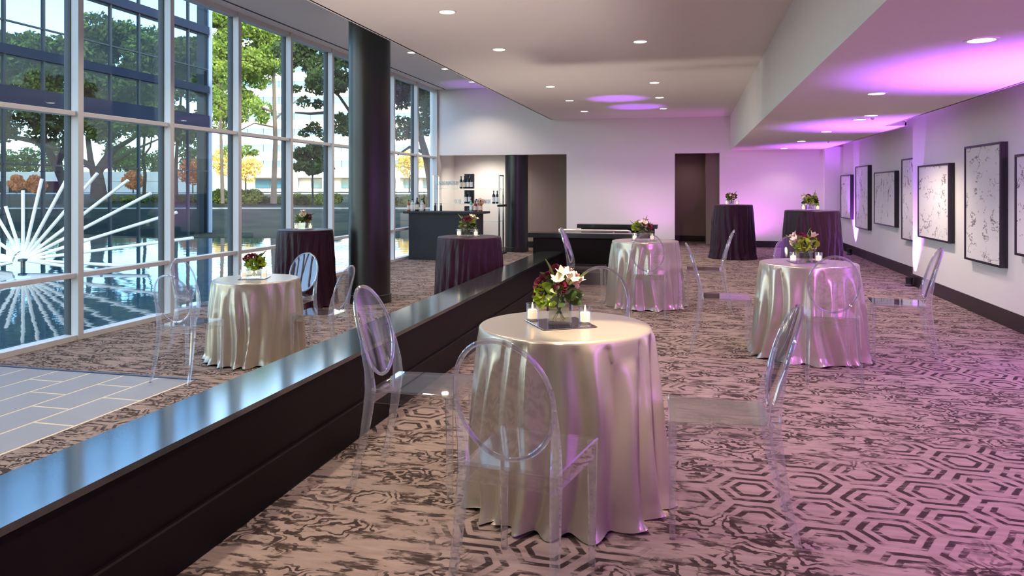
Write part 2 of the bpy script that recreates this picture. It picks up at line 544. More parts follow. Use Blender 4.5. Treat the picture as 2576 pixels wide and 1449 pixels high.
struct('trim_4', B(-6.16, -6.13, YF, YB, HI - 0.006, HI + 0.01), 'slot_dark')
struct('roof_shade_mass', B(WX - 0.12, 26, -22, 26, 4.25, 15.0), 'concrete')  # unseen upper building mass, made tall to shade the far bank

wr = MB()
wr.box(RX, RX + 0.6, YF, YS, 0, 2.8)
wr.box(RX2, RX2 + 0.35, YS, YB + 0.1, 0, 2.8)
struct('wall_right', wr, 'wall_grey')
br = MB()
for x, y0, y1 in ((RX, YF, YS), (RX2, YS, YB - 0.3)):
    br.box(x - 0.018, x, y0, y1, 0, 0.15)
    br.box(x - 0.010, x, y0, y1, 0.15, 0.165)
br.box(RX - 0.018, RX2, YS, YS + 0.018, 0, 0.15)
struct('baseboard_right', br, 'base_black')

OPH = 2.22
wb = MB()
wb.box(WX - 0.1, -6.31, YB, YB + 0.2, LF, HI + 0.05)
wb.box(-6.31, -2.99, YB, YB + 0.2, OPH, HI + 0.05)
wb.box(-2.99, -0.375, YB, YB + 0.2, -0.3, HI + 0.05)
wb.box(-0.375, 0.66, YB, YB + 0.2, OPH - 0.01, MID + 0.1)
wb.box(0.66, 0.95, YB, YB + 0.2, 0, MID + 0.1)
wb.box(0.95, RX2, YB, YB + 0.2, 0, 2.8)
wb.box(2.92, RX2, YB - 0.3, YB, 0, 2.3)
struct('wall_back', wb, 'wall_paint')
bb = MB()
bb.box(0.66, 2.92, YB - 0.018, YB, 0, 0.15)
bb.box(-1.2, -0.375, YB - 0.018, YB, 0, 0.15)
bb.box(2.90, RX2, YB - 0.318, YB - 0.3, 0, 0.15)
struct('baseboard_back', bb, 'base_black')

# opening behind the bar and the right-hand opening: walls beyond
nw = MB()
nw.box(WX, -4.45, YN, YN + 0.1, LF, OPH + 0.2)
nw.box(-2.99, -2.94, YB + 0.2, YN + 0.7, LF, OPH + 0.2)
nw.box(WX - 0.1, WX, YB + 0.2, YN + 0.1, LF, OPH + 0.2)
nw.box(WX - 0.1, -2.9, YB + 0.2, YN + 0.7, OPH + 0.2, OPH + 0.25)
struct('wall_niche', nw, 'wall_paint')
struct('wall_alcove', B(-4.45, -2.6, YN, YN + 0.1, LF, OPH + 0.2), 'niche_brown_shade')  # the shade on this wall is put into its brown colour
nr = MB()
nr.box(-0.6, 0.42, YN - 0.1, YN, 0, OPH + 0.2)
nr.box(0.36, 0.70, YB + 0.75, YN, 0, OPH + 0.2)
nr.box(0.66, 0.70, YB + 0.2, YB + 0.75, 0, OPH + 0.2)
nr.box(-0.6, -0.55, YB + 0.2, YN, 0, OPH + 0.2)
nr.box(-0.6, 0.7, YB + 0.2, YN, OPH + 0.2, OPH + 0.25)
struct('wall_passage', nr, 'niche_brown_shade')
bn = MB()
bn.box(-4.45, -2.99, YN - 0.018, YN, LF, LF + 0.17)
bn.box(-0.55, 0.36, YN - 0.118, YN - 0.1, 0, 0.15)
struct('baseboard_niche', bn, 'base_black')
struct('wall_front', B(WX - 0.2, 3.7, YF - 0.2, YF, -0.4, 4.1), 'wall_grey')

# ------------------------------------------------------------------ curtain wall, bay by bay
MY = [18.0 - 1.43 * k for k in range(13)]
TR = (0.44, 2.17)
mull_me = MB().box(-0.045, 0.115, -0.036, 0.036, LF, HI, 0.004).mesh('mullion', 'mullion')
mull_me2 = B(-0.06, 0.02, -0.044, 0.044, LF, HI).mesh('gasket', 'gasket')
tran_me = MB().box(-0.03, 0.085, 0.036, 1.394, -0.026, 0.026, 0.004).mesh('transom', 'mullion')
head_me = B(-0.04, 0.09, 0.036, 1.394, HI - 0.07, HI).mesh('head', 'mullion')
sill_me = B(-0.05, 0.10, 0.036, 1.394, LF, LF + 0.055).mesh('sill', 'mullion')
pane_me = [B(-0.006, 0.006, 0.036, 1.394, a, b).mesh('pane', 'window_glass') for a, b in
           ((LF + 0.055, TR[0] - 0.026), (TR[0] + 0.026, TR[1] - 0.026), (TR[1] + 0.026, HI - 0.07))]
for k in range(1, 13):
    w = thing('window_%d' % k, None, None, (WX, MY[k], 0), kind='structure')
    link('mullion', mull_me, w)
    link('gasket', mull_me2, w)
    for z in TR: link('transom', tran_me, w, loc=(0, 0, z))
    link('head', head_me, w)
    link('sill', sill_me, w)
    for me in pane_me: link('pane', me, w)
    if k == 1:
        link('mullion', mull_me, w, loc=(0, 1.43 - 0.05, 0))
struct('wall_left', B(WX - 0.1, WX + 0.02, YF, MY[12] - 0.04, LF - 0.3, HI), 'wall_grey')
struct('trim_5', B(WX - 0.16, WX + 0.0, YF, YB, LF - 0.6, LF), 'concrete')   # slab edge under the glass

# ------------------------------------------------------------------ floor tiles at the window side
tf = thing('tile_floor', None, None, (0, 0, LF), kind='structure')
B(-6.14, -4.07, 0.6, 5.43, -0.1, -0.0015).build('grout_bed', 'grout', tf)
B(-6.14, -4.07, 5.40, 5.43, -0.0015, 0.006).build('edge_strip', 'edge_strip', tf)
tile_me = {}
def tile(x, y, w, h):
    k = (round(w, 3), round(h, 3))
    if k not in tile_me:
        tile_me[k] = MB().box(0, w, 0, h, -0.01, 0.0, 0.003).mesh('tile', 'tile')
    return link('tile', tile_me[k], tf, loc=(x, y, 0))
rng = random.Random(3)
cw, tl, jt = 0.345, 0.62, 0.02
for c in range(6):
    x0 = -4.075 - (c + 1) * cw
    off = (0.31 if c % 2 else 0.0)
    y = 5.40 - off
    if off: tile(x0, y + jt, cw - jt, off - jt)
    while y > 0.8:
        tile(x0, y - tl + jt, cw - jt, tl - jt)
        y -= tl

# ------------------------------------------------------------------ low black wall with stone cap, stair parapets and rail
lw = struct('wall_low', B(-2.06, -1.785, YF, 10.40, LF, 0.45), 'wall_black')
lw['label'] = 'long low black wall between the two floor levels'
struct('baseboard', B(-1.80, -1.765, YF, 10.40, 0, 0.19, 0.006), 'wall_black', lw)
struct('stone_cap', B(-2.095, -1.77, YF, 10.40, 0.45, 0.474), 'stone_cap', lw)
pa = struct('wall_parapet', B(-2.22, -0.72, 10.42, 10.66, LF, 0.66), 'wall_black')
struct('parapet_cap', MB().box(-2.30, -0.66, 10.40, 10.68, 0.66, 0.73, 0.004), 'stone_cap', pa)
pb = struct('wall_parapet', B(-1.83, -0.60, 12.55, 12.8, LF, 0.69), 'wall_black')
struct('parapet_cap', MB().box(-1.90, -0.55, 12.53, 12.82, 0.69, 0.76, 0.004), 'stone_cap', pb)
struct('trim_6', B(-2.0, -1.78, 12.8, YB, LF, 0.02), 'base_black')      # edge of the upper floor
st = thing('stair_step', None, None, (0, 0, 0), kind='structure')
B(-2.3, -1.98, 10.68, 12.53, LF, LF + 0.125).build('step', 'carpet', st)
hr = thing('handrail', 'brushed steel handrail over the dark stair parapet behind the tables', 'handrail', (-1.4, 10.85, 0))
MB().tube([(-0.52, 0, 0.745), (0.50, 0, 0.745), (0.535, 0, 0.735), (0.545, 0, 0.70), (0.545, 0, 0.56)], 0.019, 10).build('rail', 'brushed', hr, True)
for x in (-0.45, 0.3):
    MB().tube([(x, 0, 0), (x, 0, 0.735)], 0.012, 8).build('post', 'brushed', hr, True)

# ------------------------------------------------------------------ round columns
def column(x, y, top, label):
    c = thing('column', label, 'column', (x, y, LF))
    n = 48
    MB().lathe([(0.295, 0.12), (0.295, top - LF)], n).build('shaft', 'column_black', c, True)
    MB().lathe([(0.31, 0.0), (0.31, 0.115), (0.305, 0.12), (0.29, 0.12)], n).build('base_collar', 'column_black', c, True)
    return c
column(-4.47, 9.75, HI, 'tall thick black round column standing by the window side carpet')
column(-4.36, 18.42, OPH + 0.2, 'black round column at the opening beside the bar shelves')

# ------------------------------------------------------------------ downlights
WARM = (1.0, 0.86, 0.70)
dl_ring = MB()
dl_ring.lathe([(0.072, 0.0), (0.074, -0.006), (0.092, -0.006), (0.094, 0.0)], 28, cap0=False, cap1=False)
dl_ring_me = dl_ring.mesh('trim_ring', 'trim_ring', True)
dl_lens_me = MB().lathe([(0.0005, -0.003), (0.073, -0.003), (0.073, 0.0), (0.0005, 0.0)], 28).mesh('lens', 'lens')
def downlight(x, y, z, label, group, power=110, size=2.2, color=WARM, blend=0.6):
    d = thing('downlight', label, 'ceiling light', (x, y, z), group=group)
    link('trim_ring', dl_ring_me, d)
    link('lens', dl_lens_me, d)
    lamp('downlight_beam', 'SPOT', (0, 0, -0.03), power, color, parent=d, spot_size=size, spot_blend=blend, shadow_soft_size=0.07)
ORD = ['nearest', 'second', 'third', 'fourth', 'fifth', 'sixth']
def ordinal(i, n):
    return 'nearest' if i == 0 else ('farthest' if i == n - 1 else ['', 'second', 'third', 'fourth', 'fifth', 'sixth'][i])
ys = [6.73, 8.70, 12.08, 14.08, 16.11]
for i, y in enumerate(ys):
    downlight(-2.28, y, MID, 'round downlight, %s in the left row of the dropped ceiling' % ordinal(i, 5), 'downlights in the dropped ceiling')
ys = [8.62, 12.02, 14.0, 15.96]
for i, y in enumerate(ys):
    downlight(-0.57, y, MID, 'round downlight, %s in the right row of the dropped ceiling' % ordinal(i, 4), 'downlights in the dropped ceiling')
pts = [(1.69, 4.94), (1.69, 7.5), (2.13, 9.73), (2.11, 10.25), (2.06, 12.35), (2.02, 14.73), (2.01, 17.27)]
nm = ['large nearest', 'second', 'farther of the close pair right', 'nearer of the close pair right', 'fifth', 'sixth', 'farthest']
nm = ['round downlight nearest the viewer in the low purple-lit ceiling', 'round downlight second from the viewer in the low purple-lit ceiling',
      'round downlight, right one of the close pair in the low ceiling', 'round downlight, left one of the close pair in the low ceiling',
      'round downlight just beyond the close pair in the low ceiling', 'round downlight last but one in the low purple-lit ceiling',
      'small far downlight at the back wall end of the low ceiling']
for (x, y), l in zip(pts, nm):
    downlight(x, y, LOW, l, 'downlights in the low ceiling', power=22 if y > 14 else 85, color=(1.0, 0.84, 0.72))
for i, y in enumerate([12.96, 14.89, 16.87]):
    downlight(-5.09, y, HI, 'round downlight, %s in the high ceiling strip by the windows' % ordinal(i, 3), 'downlights in the high ceiling', power=120)
# fittings behind the viewer's upper edge of the picture still light the room
for x in (-2.28, -0.57):
    for y in (4.8, 2.7, 0.6):
        lamp('downlight_beam', 'SPOT', (x, y, MID - 0.03), 110, WARM, aim=(x, y, 0), spot_size=2.2, spot_blend=0.6, shadow_soft_size=0.07)
lamp('downlight_beam', 'SPOT', (-0.57, 6.69, MID - 0.03), 110, WARM, aim=(-0.57, 6.69, 0), spot_size=2.2, spot_blend=0.6, shadow_soft_size=0.07)
for y in (11.0, 9.0, 7.0, 5.0, 3.0):     # the rest of the row in the high ceiling strip, hidden above the dropped ceiling's edge
    lamp('downlight_beam', 'SPOT', (-5.09, y, HI - 0.03), 130, WARM, aim=(-5.09, y, 0), spot_size=2.0, spot_blend=0.6, shadow_soft_size=0.07)
lamp('table_spot', 'SPOT', (-0.30, 2.55, MID - 0.03), 900, (1, 0.80, 0.52), aim=(-0.38, 3.13, 0.76), spot_size=0.235, spot_blend=0.3, shadow_soft_size=0.04)
for i, (x, y) in enumerate(((2.22, 10.06), (2.51, 14.85))):
    s = tag(MB().lathe([(0.022, 0.0), (0.022, -0.01), (0.012, -0.03), (0.001, -0.035)], 12).build('sprinkler', 'trim_ring', None, True, loc=(x, y, LOW)),
            'tiny white sprinkler head in the low ceiling, %s one' % ('nearer' if i == 0 else 'farther'), 'sprinkler', 'sprinklers')

# ------------------------------------------------------------------ violet uplights on the floor
VIO = (0.42, 0.10, 1.0)
PINK = (0.66, 0.13, 0.74)
def uplight(x, y, z, label, energy, aim, size, color=VIO):
    u = thing('uplight', label, 'uplight', (x, y, z), group='floor uplights')
    MB().lathe([(0.055, 0.0), (0.055, 0.02), (0.045, 0.03), (0.045, 0.10), (0.05, 0.11), (0.05, 0.125), (0.04, 0.125), (0.04, 0.112)], 20).build('body', 'uplight_body', u, True)
    MB().lathe([(0.001, 0.11), (0.04, 0.112)], 20, cap1=False).build('lens', 'trim_ring', u)
    lamp('uplight_beam', 'SPOT', (x, y, z + 0.14), energy, color, aim=aim, spot_size=size, spot_blend=0.8, shadow_soft_size=0.03)
uplight(2.975, 11.34, 0, 'small black uplight on the floor where the picture wall steps back', 950, (2.85, 11.28, 2.26), 1.42)
uplight(3.18, 16.40, 0, 'small black uplight on the floor between the two farthest pictures', 750, (3.05, 16.38, 2.26), 1.42)
uplight(2.85, 6.20, 0, 'small black uplight on the floor under the nearest picture', 1250, (2.75, 6.2, 2.26), 1.42)
uplight(-1.2, 13.9, 0, 'small black uplight on the floor behind the stair parapet', 420, (-1.35, 14.0, 3.07), 0.45)
uplight(-1.0, 16.2, 0, 'small black uplight on the floor near the central back wall', 420, (-1.1, 15.5, 3.07), 0.45)
uplight(-5.0, 17.0, LF, 'small black uplight on the floor behind the bar counter', 250, (-5.1, 17.3, 3.9), 0.5)
uplight(1.35, 17.2, 0, 'small black uplight on the floor hidden behind the far plum tables', 75, (1.5, 18.0, 1.7), 2.2, PINK)
uplight(-0.9, 16.9, 0, 'small black uplight low before the central back wall', 45, (-0.7, 18.0, 2.0), 2.0, PINK)
# two more of the same row stand beside the viewer
lamp('uplight_beam', 'SPOT', (2.85, 1.6, 0.14), 1250, VIO, aim=(2.75, 1.6, 2.26), spot_size=1.35, spot_blend=0.8, shadow_soft_size=0.03)
# added magenta fill spot, unseen behind the viewer, standing in for violet bounce
lamp('magenta_fill', 'SPOT', (2.6, 0.2, 2.15), 900, (0.76, 0.17, 0.85), aim=(1.9, 5.6, 0), spot_size=1.35, spot_blend=0.9, shadow_soft_size=0.12)

# added warm fill spots, hidden behind the low wall to brighten the dropped ceiling
for y in (0.4, 3.0, 5.6, 10.9):
    lamp('ceiling_fill', 'SPOT', (-2.38, y, 0.0), 135, (1.0, 0.88, 0.76), aim=(-1.7, y + 0.5, 3.07), spot_size=2.3, spot_blend=0.9, shadow_soft_size=0.08)
# fittings in the two openings at the back
lamp('niche_light', 'SPOT', (-5.4, 18.6, OPH + 0.15), 160, (1, 0.92, 0.82), aim=(-5.4, 19.2, 0), spot_size=2.4, spot_blend=0.8, shadow_soft_size=0.08)
lamp('passage_light', 'SPOT', (-0.1, 18.9, OPH + 0.15), 12, (1, 0.75, 0.65), aim=(-0.1, 18.9, 0), spot_size=2.4, spot_blend=0.8, shadow_soft_size=0.08)

# ------------------------------------------------------------------ framed pictures
def picture(y0, y1, z0, z1, wx, label, seed, sx, sy):
    cy, cz = (y0 + y1) / 2, (z0 + z1) / 2
    p = thing('framed_picture', label, 'picture', (wx, cy, cz), group='ink pictures on the picture wall')
    hw, hh, d, t = (y1 - y0) / 2, (z1 - z0) / 2, 0.07, 0.022
    f = MB()
    f.box(-d, -0.002, -hw, hw, -hh, -hh + t); f.box(-d, -0.002, -hw, hw, hh - t, hh)
    f.box(-d, -0.002, -hw, -hw + t, -hh + t, hh - t); f.box(-d, -0.002, hw - t, hw, -hh + t, hh - t)
    f.build('frame', 'frame_black', p)
    canvas_material('canvas_%d' % seed, seed, sx, sy)
    B(-d + 0.012, -0.004, -hw + t, hw - t, -hh + t, hh - t).build('canvas', 'canvas_%d' % seed, p)
picture(6.72, 7.90, 0.74, 1.69, RX, 'black framed ink picture cut off by the right edge of the photo', 7, 1.4, 1.6)
picture(8.23, 9.22, 0.58, 1.835, RX, 'tall black framed picture with scattered black ink flecks, largest on the right wall', 6, 1.2, 2.6)
picture(9.74, 10.97, 0.715, 1.675, RX, 'wide black framed picture with curving ink lines, left part washed violet', 5, 1.3, 2.0)
picture(11.75, 12.75, 0.57, 1.83, RX2, 'tall black framed picture partly hidden where the wall steps forward', 4, 2.2, 0.9)
picture(13.14, 14.55, 0.73, 1.66, RX2, 'wide black framed picture with faint pinkish lines on the recessed wall', 3, 2.0, 0.8)
picture(15.01, 16.1, 0.58, 1.81, RX2, 'tall narrow looking black framed picture with fine vertical ink lines', 2, 2.6, 0.8)
picture(16.57, 17.6, 0.72, 1.66, RX2, 'farthest black framed picture, nearly blank and glowing violet at its right side', 1, 1.6, 1.2)

# ------------------------------------------------------------------ draped tables
def cloth_mesh(name, m, r, h, hem, seed, nf=19, amp=0.062, wrinkle=0.0):
    """round cloth: flat top, soft edge, then a skirt whose pleats deepen and wander towards the hem"""
    rg = np.random.RandomState(seed)
    na = 300
    th = np.linspace(0, 2 * PI, na, endpoint=False)
    gap = rg.uniform(0.6, 1.4, nf)
    ang = np.cumsum(gap) / gap.sum() * 2 * PI
    am = rg.uniform(0.75, 1.25, nf)
    start = rg.uniform(-0.04, 0.12, nf)
    drift = rg.uniform(-0.22, 0.22, nf)
    rings = []
    for rr in (0.001, 0.12, 0.24, 0.32, 0.355, r - 0.014):
        rings.append([(rr * math.cos(t), rr * math.sin(t), h) for t in th])
    for k in range(1, 4):
        a = k / 3 * PI / 2
        q = r - 0.014 + 0.014 * math.sin(a)
        rings.append([(q * math.cos(t), q * math.sin(t), h - 0.014 + 0.014 * math.cos(a)) for t in th])
    nz = 40
    ph = rg.uniform(0, 6.28, 6)
    for k in range(1, nz + 1):
        t = k / nz
        z = (h - 0.014) * (1 - t) + 0.004
        rad = np.full(na, r + (hem - r) * t)
        # pleat centres at this height; between neighbours the cloth falls into a valley
        ctr = np.sort((ang + drift * t * t + 0.05 * np.sin(t * 5 + ph[0] + ang * 3)) % (2 * PI))
        order = np.argsort((ang + drift * t * t + 0.05 * np.sin(t * 5 + ph[0] + ang * 3)) % (2 * PI))
        A, S = am[order], start[order]
        i1 = np.searchsorted(ctr, th) % nf
        i0 = (i1 - 1) % nf
        w = (ctr[i1] - ctr[i0]) % (2 * PI)
        u = ((th - ctr[i0]) % (2 * PI)) / np.maximum(w, 1e-3)
        prof = np.abs(np.cos(PI * u)) ** 1.7                    # 1 on the ridges, 0 in the valleys
        Au = np.where(u < 0.5, A[i0], A[i1]); Su = np.where(u < 0.5, S[i0], S[i1])
        g = np.clip((t - Su) / (1 - Su), 0, 1) ** 0.5
        depth = np.minimum(1.0, w / 0.33)
        rad = rad + amp * depth * g * (prof * Au - 0.42)
        rad = np.maximum(rad, r - 0.016 - 0.05 * min(1, t * 1.6))
        if wrinkle:
            rad = rad + wrinkle * np.sin(th * 37 + ph[1] + 3 * np.sin(t * 9 + ph[2])) * min(1, t * 3) + wrinkle * 0.7 * np.sin(th * 61 + 5 * np.sin(t * 6 + ph[3]))
        if k >= nz - 2:   # the hem breaks outwards on the carpet
            rad = rad + 0.005 * (k - nz + 3) * (0.3 + prof)
        zz = np.full(na, z)
        if k == nz: zz = zz + 0.014 * np.sin(th * 9 + ph[4]) ** 2
        rings.append([(float(rad[i] * math.cos(th[i])), float(rad[i] * math.sin(th[i])), float(zz[i])) for i in range(na)])
    b = MB()
    b.rings(rings, True, False)
    me = b.mesh(name, m, False)
    me.polygons.foreach_set('use_smooth', [True] * len(me.polygons))
    return me
def draped_table(x, y, z, r, h, hem, m, seed, label, group, rot=0, **kw):
    t = thing('draped_table', label, 'table', (x, y, z), rot, group)
    link('tablecloth', cloth_mesh('tablecloth', m, r, h, hem, seed, **kw), t)
    MB().lathe([(0.001, h - 0.03), (r - 0.02, h - 0.03), (r - 0.02, h - 0.004), (0.001, h - 0.004)], 32).build('tabletop', 'table_wood', t)
    MB().lathe([(0.22, 0.0), (0.22, 0.015), (0.05, 0.03), (0.035, 0.06), (0.035, h - 0.03)], 20).build('pedestal', 'iron', t, True)
    return t
SATIN = 'tables draped in champagne satin'
PLUM = 'high tables draped in plum cloth'
T = {'T1': (-0.55, 3.26, 0.0, 0.76), 'T2': (-0.52, 8.74, 0.0, 0.76), 'T3': (0.94, 6.47, 0.0, 0.76), 'T4': (-4.04, 6.26, LF, 0.76),
     'P1': (-5.22, 9.27, LF, 1.05), 'P2': (-2.56, 8.38, LF, 1.05), 'P3': (0.80, 15.05, 0.0, 1.05), 'P4': (1.72, 11.5, 0.0, 1.05)}
draped_table(*T['T1'][:3], 0.385, 0.76, 0.428, 'satin', 14, 'large champagne satin draped round table nearest the viewer, warmly spotlit', SATIN)
draped_table(*T['T2'][:3], 0.385, 0.76, 0.435, 'satin', 23, 'satin draped round table in front of the dark stair parapet', SATIN)
draped_table(*T['T3'][:3], 0.385, 0.76, 0.435, 'satin', 37, 'satin draped round table nearest the wall of framed pictures', SATIN)
draped_table(*T['T4'][:3], 0.395, 0.76, 0.435, 'satin', 41, 'beige satin draped round table on the lower floor by the windows', SATIN)
draped_table(*T['P1'][:3], 0.375, 1.05, 0.42, 'plum', 51, 'high plum draped table between the windows and the round column', PLUM, nf=24, amp=0.045, wrinkle=0.002)
draped_table(*T['P2'][:3], 0.375, 1.05, 0.42, 'plum', 61, 'high plum draped table behind the low wall in front of the bar', PLUM, nf=24, amp=0.045, wrinkle=0.002)
draped_table(*T['P3'][:3], 0.375, 1.05, 0.43, 'plum', 71, 'high dark plum draped table beside the right doorway at the back', PLUM, nf=24, amp=0.045, wrinkle=0.002)
draped_table(*T['P4'][:3], 0.375, 1.05, 0.43, 'plum', 81, 'high dark plum draped table beside the picture wall, behind a satin table', PLUM, nf=24, amp=0.045, wrinkle=0.002)

# ------------------------------------------------------------------ clear oval-back chairs
def chair_back_y(z):
    u = max(0.0, z - 0.46)
    return -0.195 - 0.10 * u - 0.42 * u * u
def make_chair(label, loc, rotz, group):
    c = thing('ghost_chair', label, 'chair', loc, rotz, group)
    # seat: clear plate on a shallow apron, wider at the front
    def trap(i, z):
        return [(-0.165 + i, -0.195 + i, z), (0.165 - i, -0.195 + i, z), (0.192 - i, 0.20 - i, z), (-0.192 + i, 0.20 - i, z)]
    s = MB()
    s.rings([trap(0.004, 0.452), trap(0.0, 0.455), trap(0.0, 0.460), trap(0.005, 0.464)])
    seat = s.build('seat', 'acrylic', c)
    a = MB()
    a.rings([trap(0.002, 0.4515), trap(0.006, 0.398), trap(0.013, 0.398), trap(0.011, 0.4515), trap(0.002, 0.4515)], False, False)
    a.build('apron', 'acrylic', c)
    # oval backrest: thin dished sheet with a thicker rim
    cz, hw, hh = 0.697, 0.168, 0.203
    n, rr = 40, 5
    def pt(u, k, off):
        x = hw * k * math.cos(u); z = cz + hh * k * math.sin(u)
        return (x, chair_back_y(z) + off - 0.018 * (1 - k * k), z)
    front = [[pt(2 * PI * i / n, k / rr if k else 0.02, 0.003) for i in range(n)] for k in range(rr + 1)]
    back = [[pt(2 * PI * i / n, k / rr if k else 0.02, -0.003) for i in range(n)] for k in range(rr, -1, -1)]
    d = MB()
    d.rings(front + back)
    bk = d.build('backrest', 'acrylic', c, True)
    MB().tube([pt(2 * PI * i / 56, 1.0, 0) for i in range(56)], 0.0085, 8, closed=True).build('backrest_rim', 'acrylic_rim', bk, True)
    for s_ in (-1, 1):
        MB().post([(s_ * 0.172, 0.185, 0.0), (s_ * 0.173, 0.185, 0.20), (s_ * 0.174, 0.183, 0.452)], [0.0115, 0.014, 0.018], [0.0115, 0.014, 0.017]).build('leg', 'acrylic_leg', c)
        zs = [0.0, 0.12, 0.25, 0.36, 0.46, 0.54, 0.62, 0.68]
        ysb = [-0.285, -0.252, -0.225, -0.208, -0.197, -0.204, -0.222, -0.238]
        xs = [0.178, 0.173, 0.167, 0.163, 0.161, 0.163, 0.166, 0.170]
        MB().post([(s_ * x, y, z) for x, y, z in zip(xs, ysb, zs)], [0.011, 0.013, 0.015, 0.016, 0.016, 0.014, 0.011, 0.006],
                  [0.0135, 0.016, 0.019, 0.022, 0.024, 0.020, 0.015, 0.007]).build('leg', 'acrylic_leg', c, True)
    return c
R = math.radians
CH = [
    ('T1', (-0.545, 2.505), -8, 'clear oval-back chair nearest the viewer, its back in front of the spotlit satin table'),
    ('T1', (-1.215, 3.25), -90, 'clear oval-back chair between the low black wall and the spotlit satin table'),
    ('T1', (0.108, 3.12), 92, 'clear chair seen side on, right of the spotlit satin table'),
    ('T1', (-0.52, 4.07), 180, 'clear chair behind the spotlit table, its rim arching right of the flowers'),
    ('T2', (-1.18, 8.62), -90, 'clear chair with a violet tinted back against the dark stair parapet'),
    ('T2', (-0.44, 8.09), 0, 'clear chair with its back before the satin table at the stair parapet'),
    ('T2', (0.15, 8.60), 90, 'clear chair right of the satin table at the stair parapet'),
    ('T3', (0.28, 6.45), -90, 'clear chair left of the satin table by the pictures'),
    ('T3', (0.97, 5.77), 0, 'clear chair with its back before the satin table by the pictures'),
    ('T3', (1.60, 6.45), 84, 'clear chair nearest the picture wall, with a reflecting oval back'),
    ('T3', (0.96, 7.36), 180, 'clear chair mostly hidden behind the flowers of the table by the pictures'),
    ('T4', (-4.22, 5.55), 2, 'clear chair in front of the satin table by the windows'),
    ('T4', (-4.72, 6.42), -90, 'clear chair closest to the glass, left of the window side satin table'),
    ('T4', (-4.16, 7.10), 178, 'clear chair behind the window side satin table, before the plum cloth'),
    ('T4', (-3.385, 6.28), 90, 'clear chair right of the window side satin table, near the round column'),
]
GRP = 'clear oval-back chairs around the satin tables'
first = None
for t, (x, y), a, lab in CH:
    if first is None:
        first = make_chair(lab, (x, y, T[t][2]), R(a), GRP)
    else:
        dup(first, (x, y, T[t][2]), R(a), lab)

# ------------------------------------------------------------------ centrepieces
def leaf_mesh(name, m, L, W, bend):
    b = MB()
    n = 6
    vs, fs = [], []
    for i in range(n + 1):
        u = i / n
        w = W * math.sin(PI * min(1, u * 0.92 + 0.06)) ** 0.8 * 0.5 if 0 < i < n else 0.002
        y = L * u
        z = -bend * L * u * u
        vs += [(-w, y, z + w * 0.35), (0, y, z), (w, y, z + w * 0.35)]
    for i in range(n):
        for j in range(2):
            a = i * 3 + j
            fs.append((a, a + 1, a + 4, a + 3))
    b.add(vs, fs)
    return b.mesh(name, m, True)
LEAF = {}
for nme, m, L, W, bd in (('dark', 'leaf_dark', 0.085, 0.045, 0.25), ('mid', 'leaf_mid', 0.075, 0.04, 0.3), ('lime', 'leaf_lime', 0.08, 0.07, 0.5),
                         ('pale', 'leaf_pale', 0.06, 0.028, 0.15), ('olive', 'leaf_olive', 0.06, 0.05, 0.4), ('blade', 'leaf_mid', 0.11, 0.014, 0.2)):
    LEAF[nme] = leaf_mesh('leaf', m, L, W, bd)
def ruffle_mesh(m, R_, seed):
    """dense ruffled bloom of many small curved petals"""
    rg = random.Random(seed)
    b = MB()
    for k in range(40):
        u = rg.uniform(-0.25, 1); a = rg.uniform(0, 2 * PI)
        d = Vector((math.sqrt(max(0, 1 - u * u)) * math.cos(a), math.sqrt(max(0, 1 - u * u)) * math.sin(a), u))
        c = d * R_ * rg.uniform(0.6, 0.9)
        t = d.orthogonal().normalized(); t.rotate(Matrix.Rotation(rg.uniform(0, 6.3), 3, d))
        s = t.cross(d)
        w = R_ * rg.uniform(0.35, 0.55)
        up = d * w * 0.75
        b.add([c - t * w * 0.6, c + t * w * 0.6, c + t * w * 0.8 + up + s * w * 0.2, c + up * 1.25, c - t * w * 0.8 + up - s * w * 0.2], [(0, 1, 2, 3), (0, 3, 4)])
    return b.mesh('bloom', m, True)
def lily_petals(m, L, W):
    b = MB()
    n = 5
    vs, fs = [], []
    for i in range(n + 1):
        u = i / n
        w = W * (math.sin(PI * (0.12 + 0.85 * u)) ** 0.9) * 0.5
        r = 0.004 + L * 0.55 * u ** 1.6
        z = L * (u ** 0.8) * 0.85
        vs += [(-w, r, z), (0, r - w * 0.5, z), (w, r, z)]
    for i in range(n):
        for j in range(2):
            a = i * 3 + j
            fs.append((a, a + 1, a + 4, a + 3))
    b.add(vs, fs)
    return b.mesh('petal', m, True)
PET = {'cream': lily_petals('bloom_cream', 0.062, 0.034), 'blush': lily_petals('bloom_blush', 0.05, 0.034)}
RUF = {'burgundy': [ruffle_mesh('bloom_burgundy', 0.030, 1), ruffle_mesh('bloom_burgundy', 0.036, 2)], 'blush': [ruffle_mesh('bloom_blush', 0.034, 3)],
       'cream': [ruffle_mesh('bloom_cream', 0.034, 4)], 'lime': [ruffle_mesh('leaf_lime', 0.05, 5)]}
def place(o, p, d, spin=0.0, fwd='Z'):
    q = Vector(d).to_track_quat(fwd, 'X' if fwd == 'Y' else 'Y')
    o.rotation_mode = 'QUATERNION'
    from mathutils import Quaternion
    o.rotation_quaternion = q @ Quaternion((0, 0, 1) if fwd == 'Z' else (0, 1, 0), spin)
    o.location = p
def lily(parent, p, d, kind, sc=1.0):
    e = bpy.data.objects.new('lily', None)
    COL.objects.link(e)
    e.parent = parent
    place(e, p, d)
    e.scale = (sc, sc, sc)
    for k in range(6):
        q = link('petal', PET[kind], e, rotz=k * PI / 3 + (0.2 if k % 2 else 0))
    return e
def vase_mesh(w, h, t=0.005):
    b = MB()
    def sq(a, z): return [(-a, -a, z), (a, -a, z), (a, a, z), (-a, a, z)]
    b.rings([sq(w, 0), sq(w, h), sq(w - t, h), sq(w - t, 0.012)])
    return b.mesh('vase', 'vase_glass')
VASE = vase_mesh(0.053, 0.105)
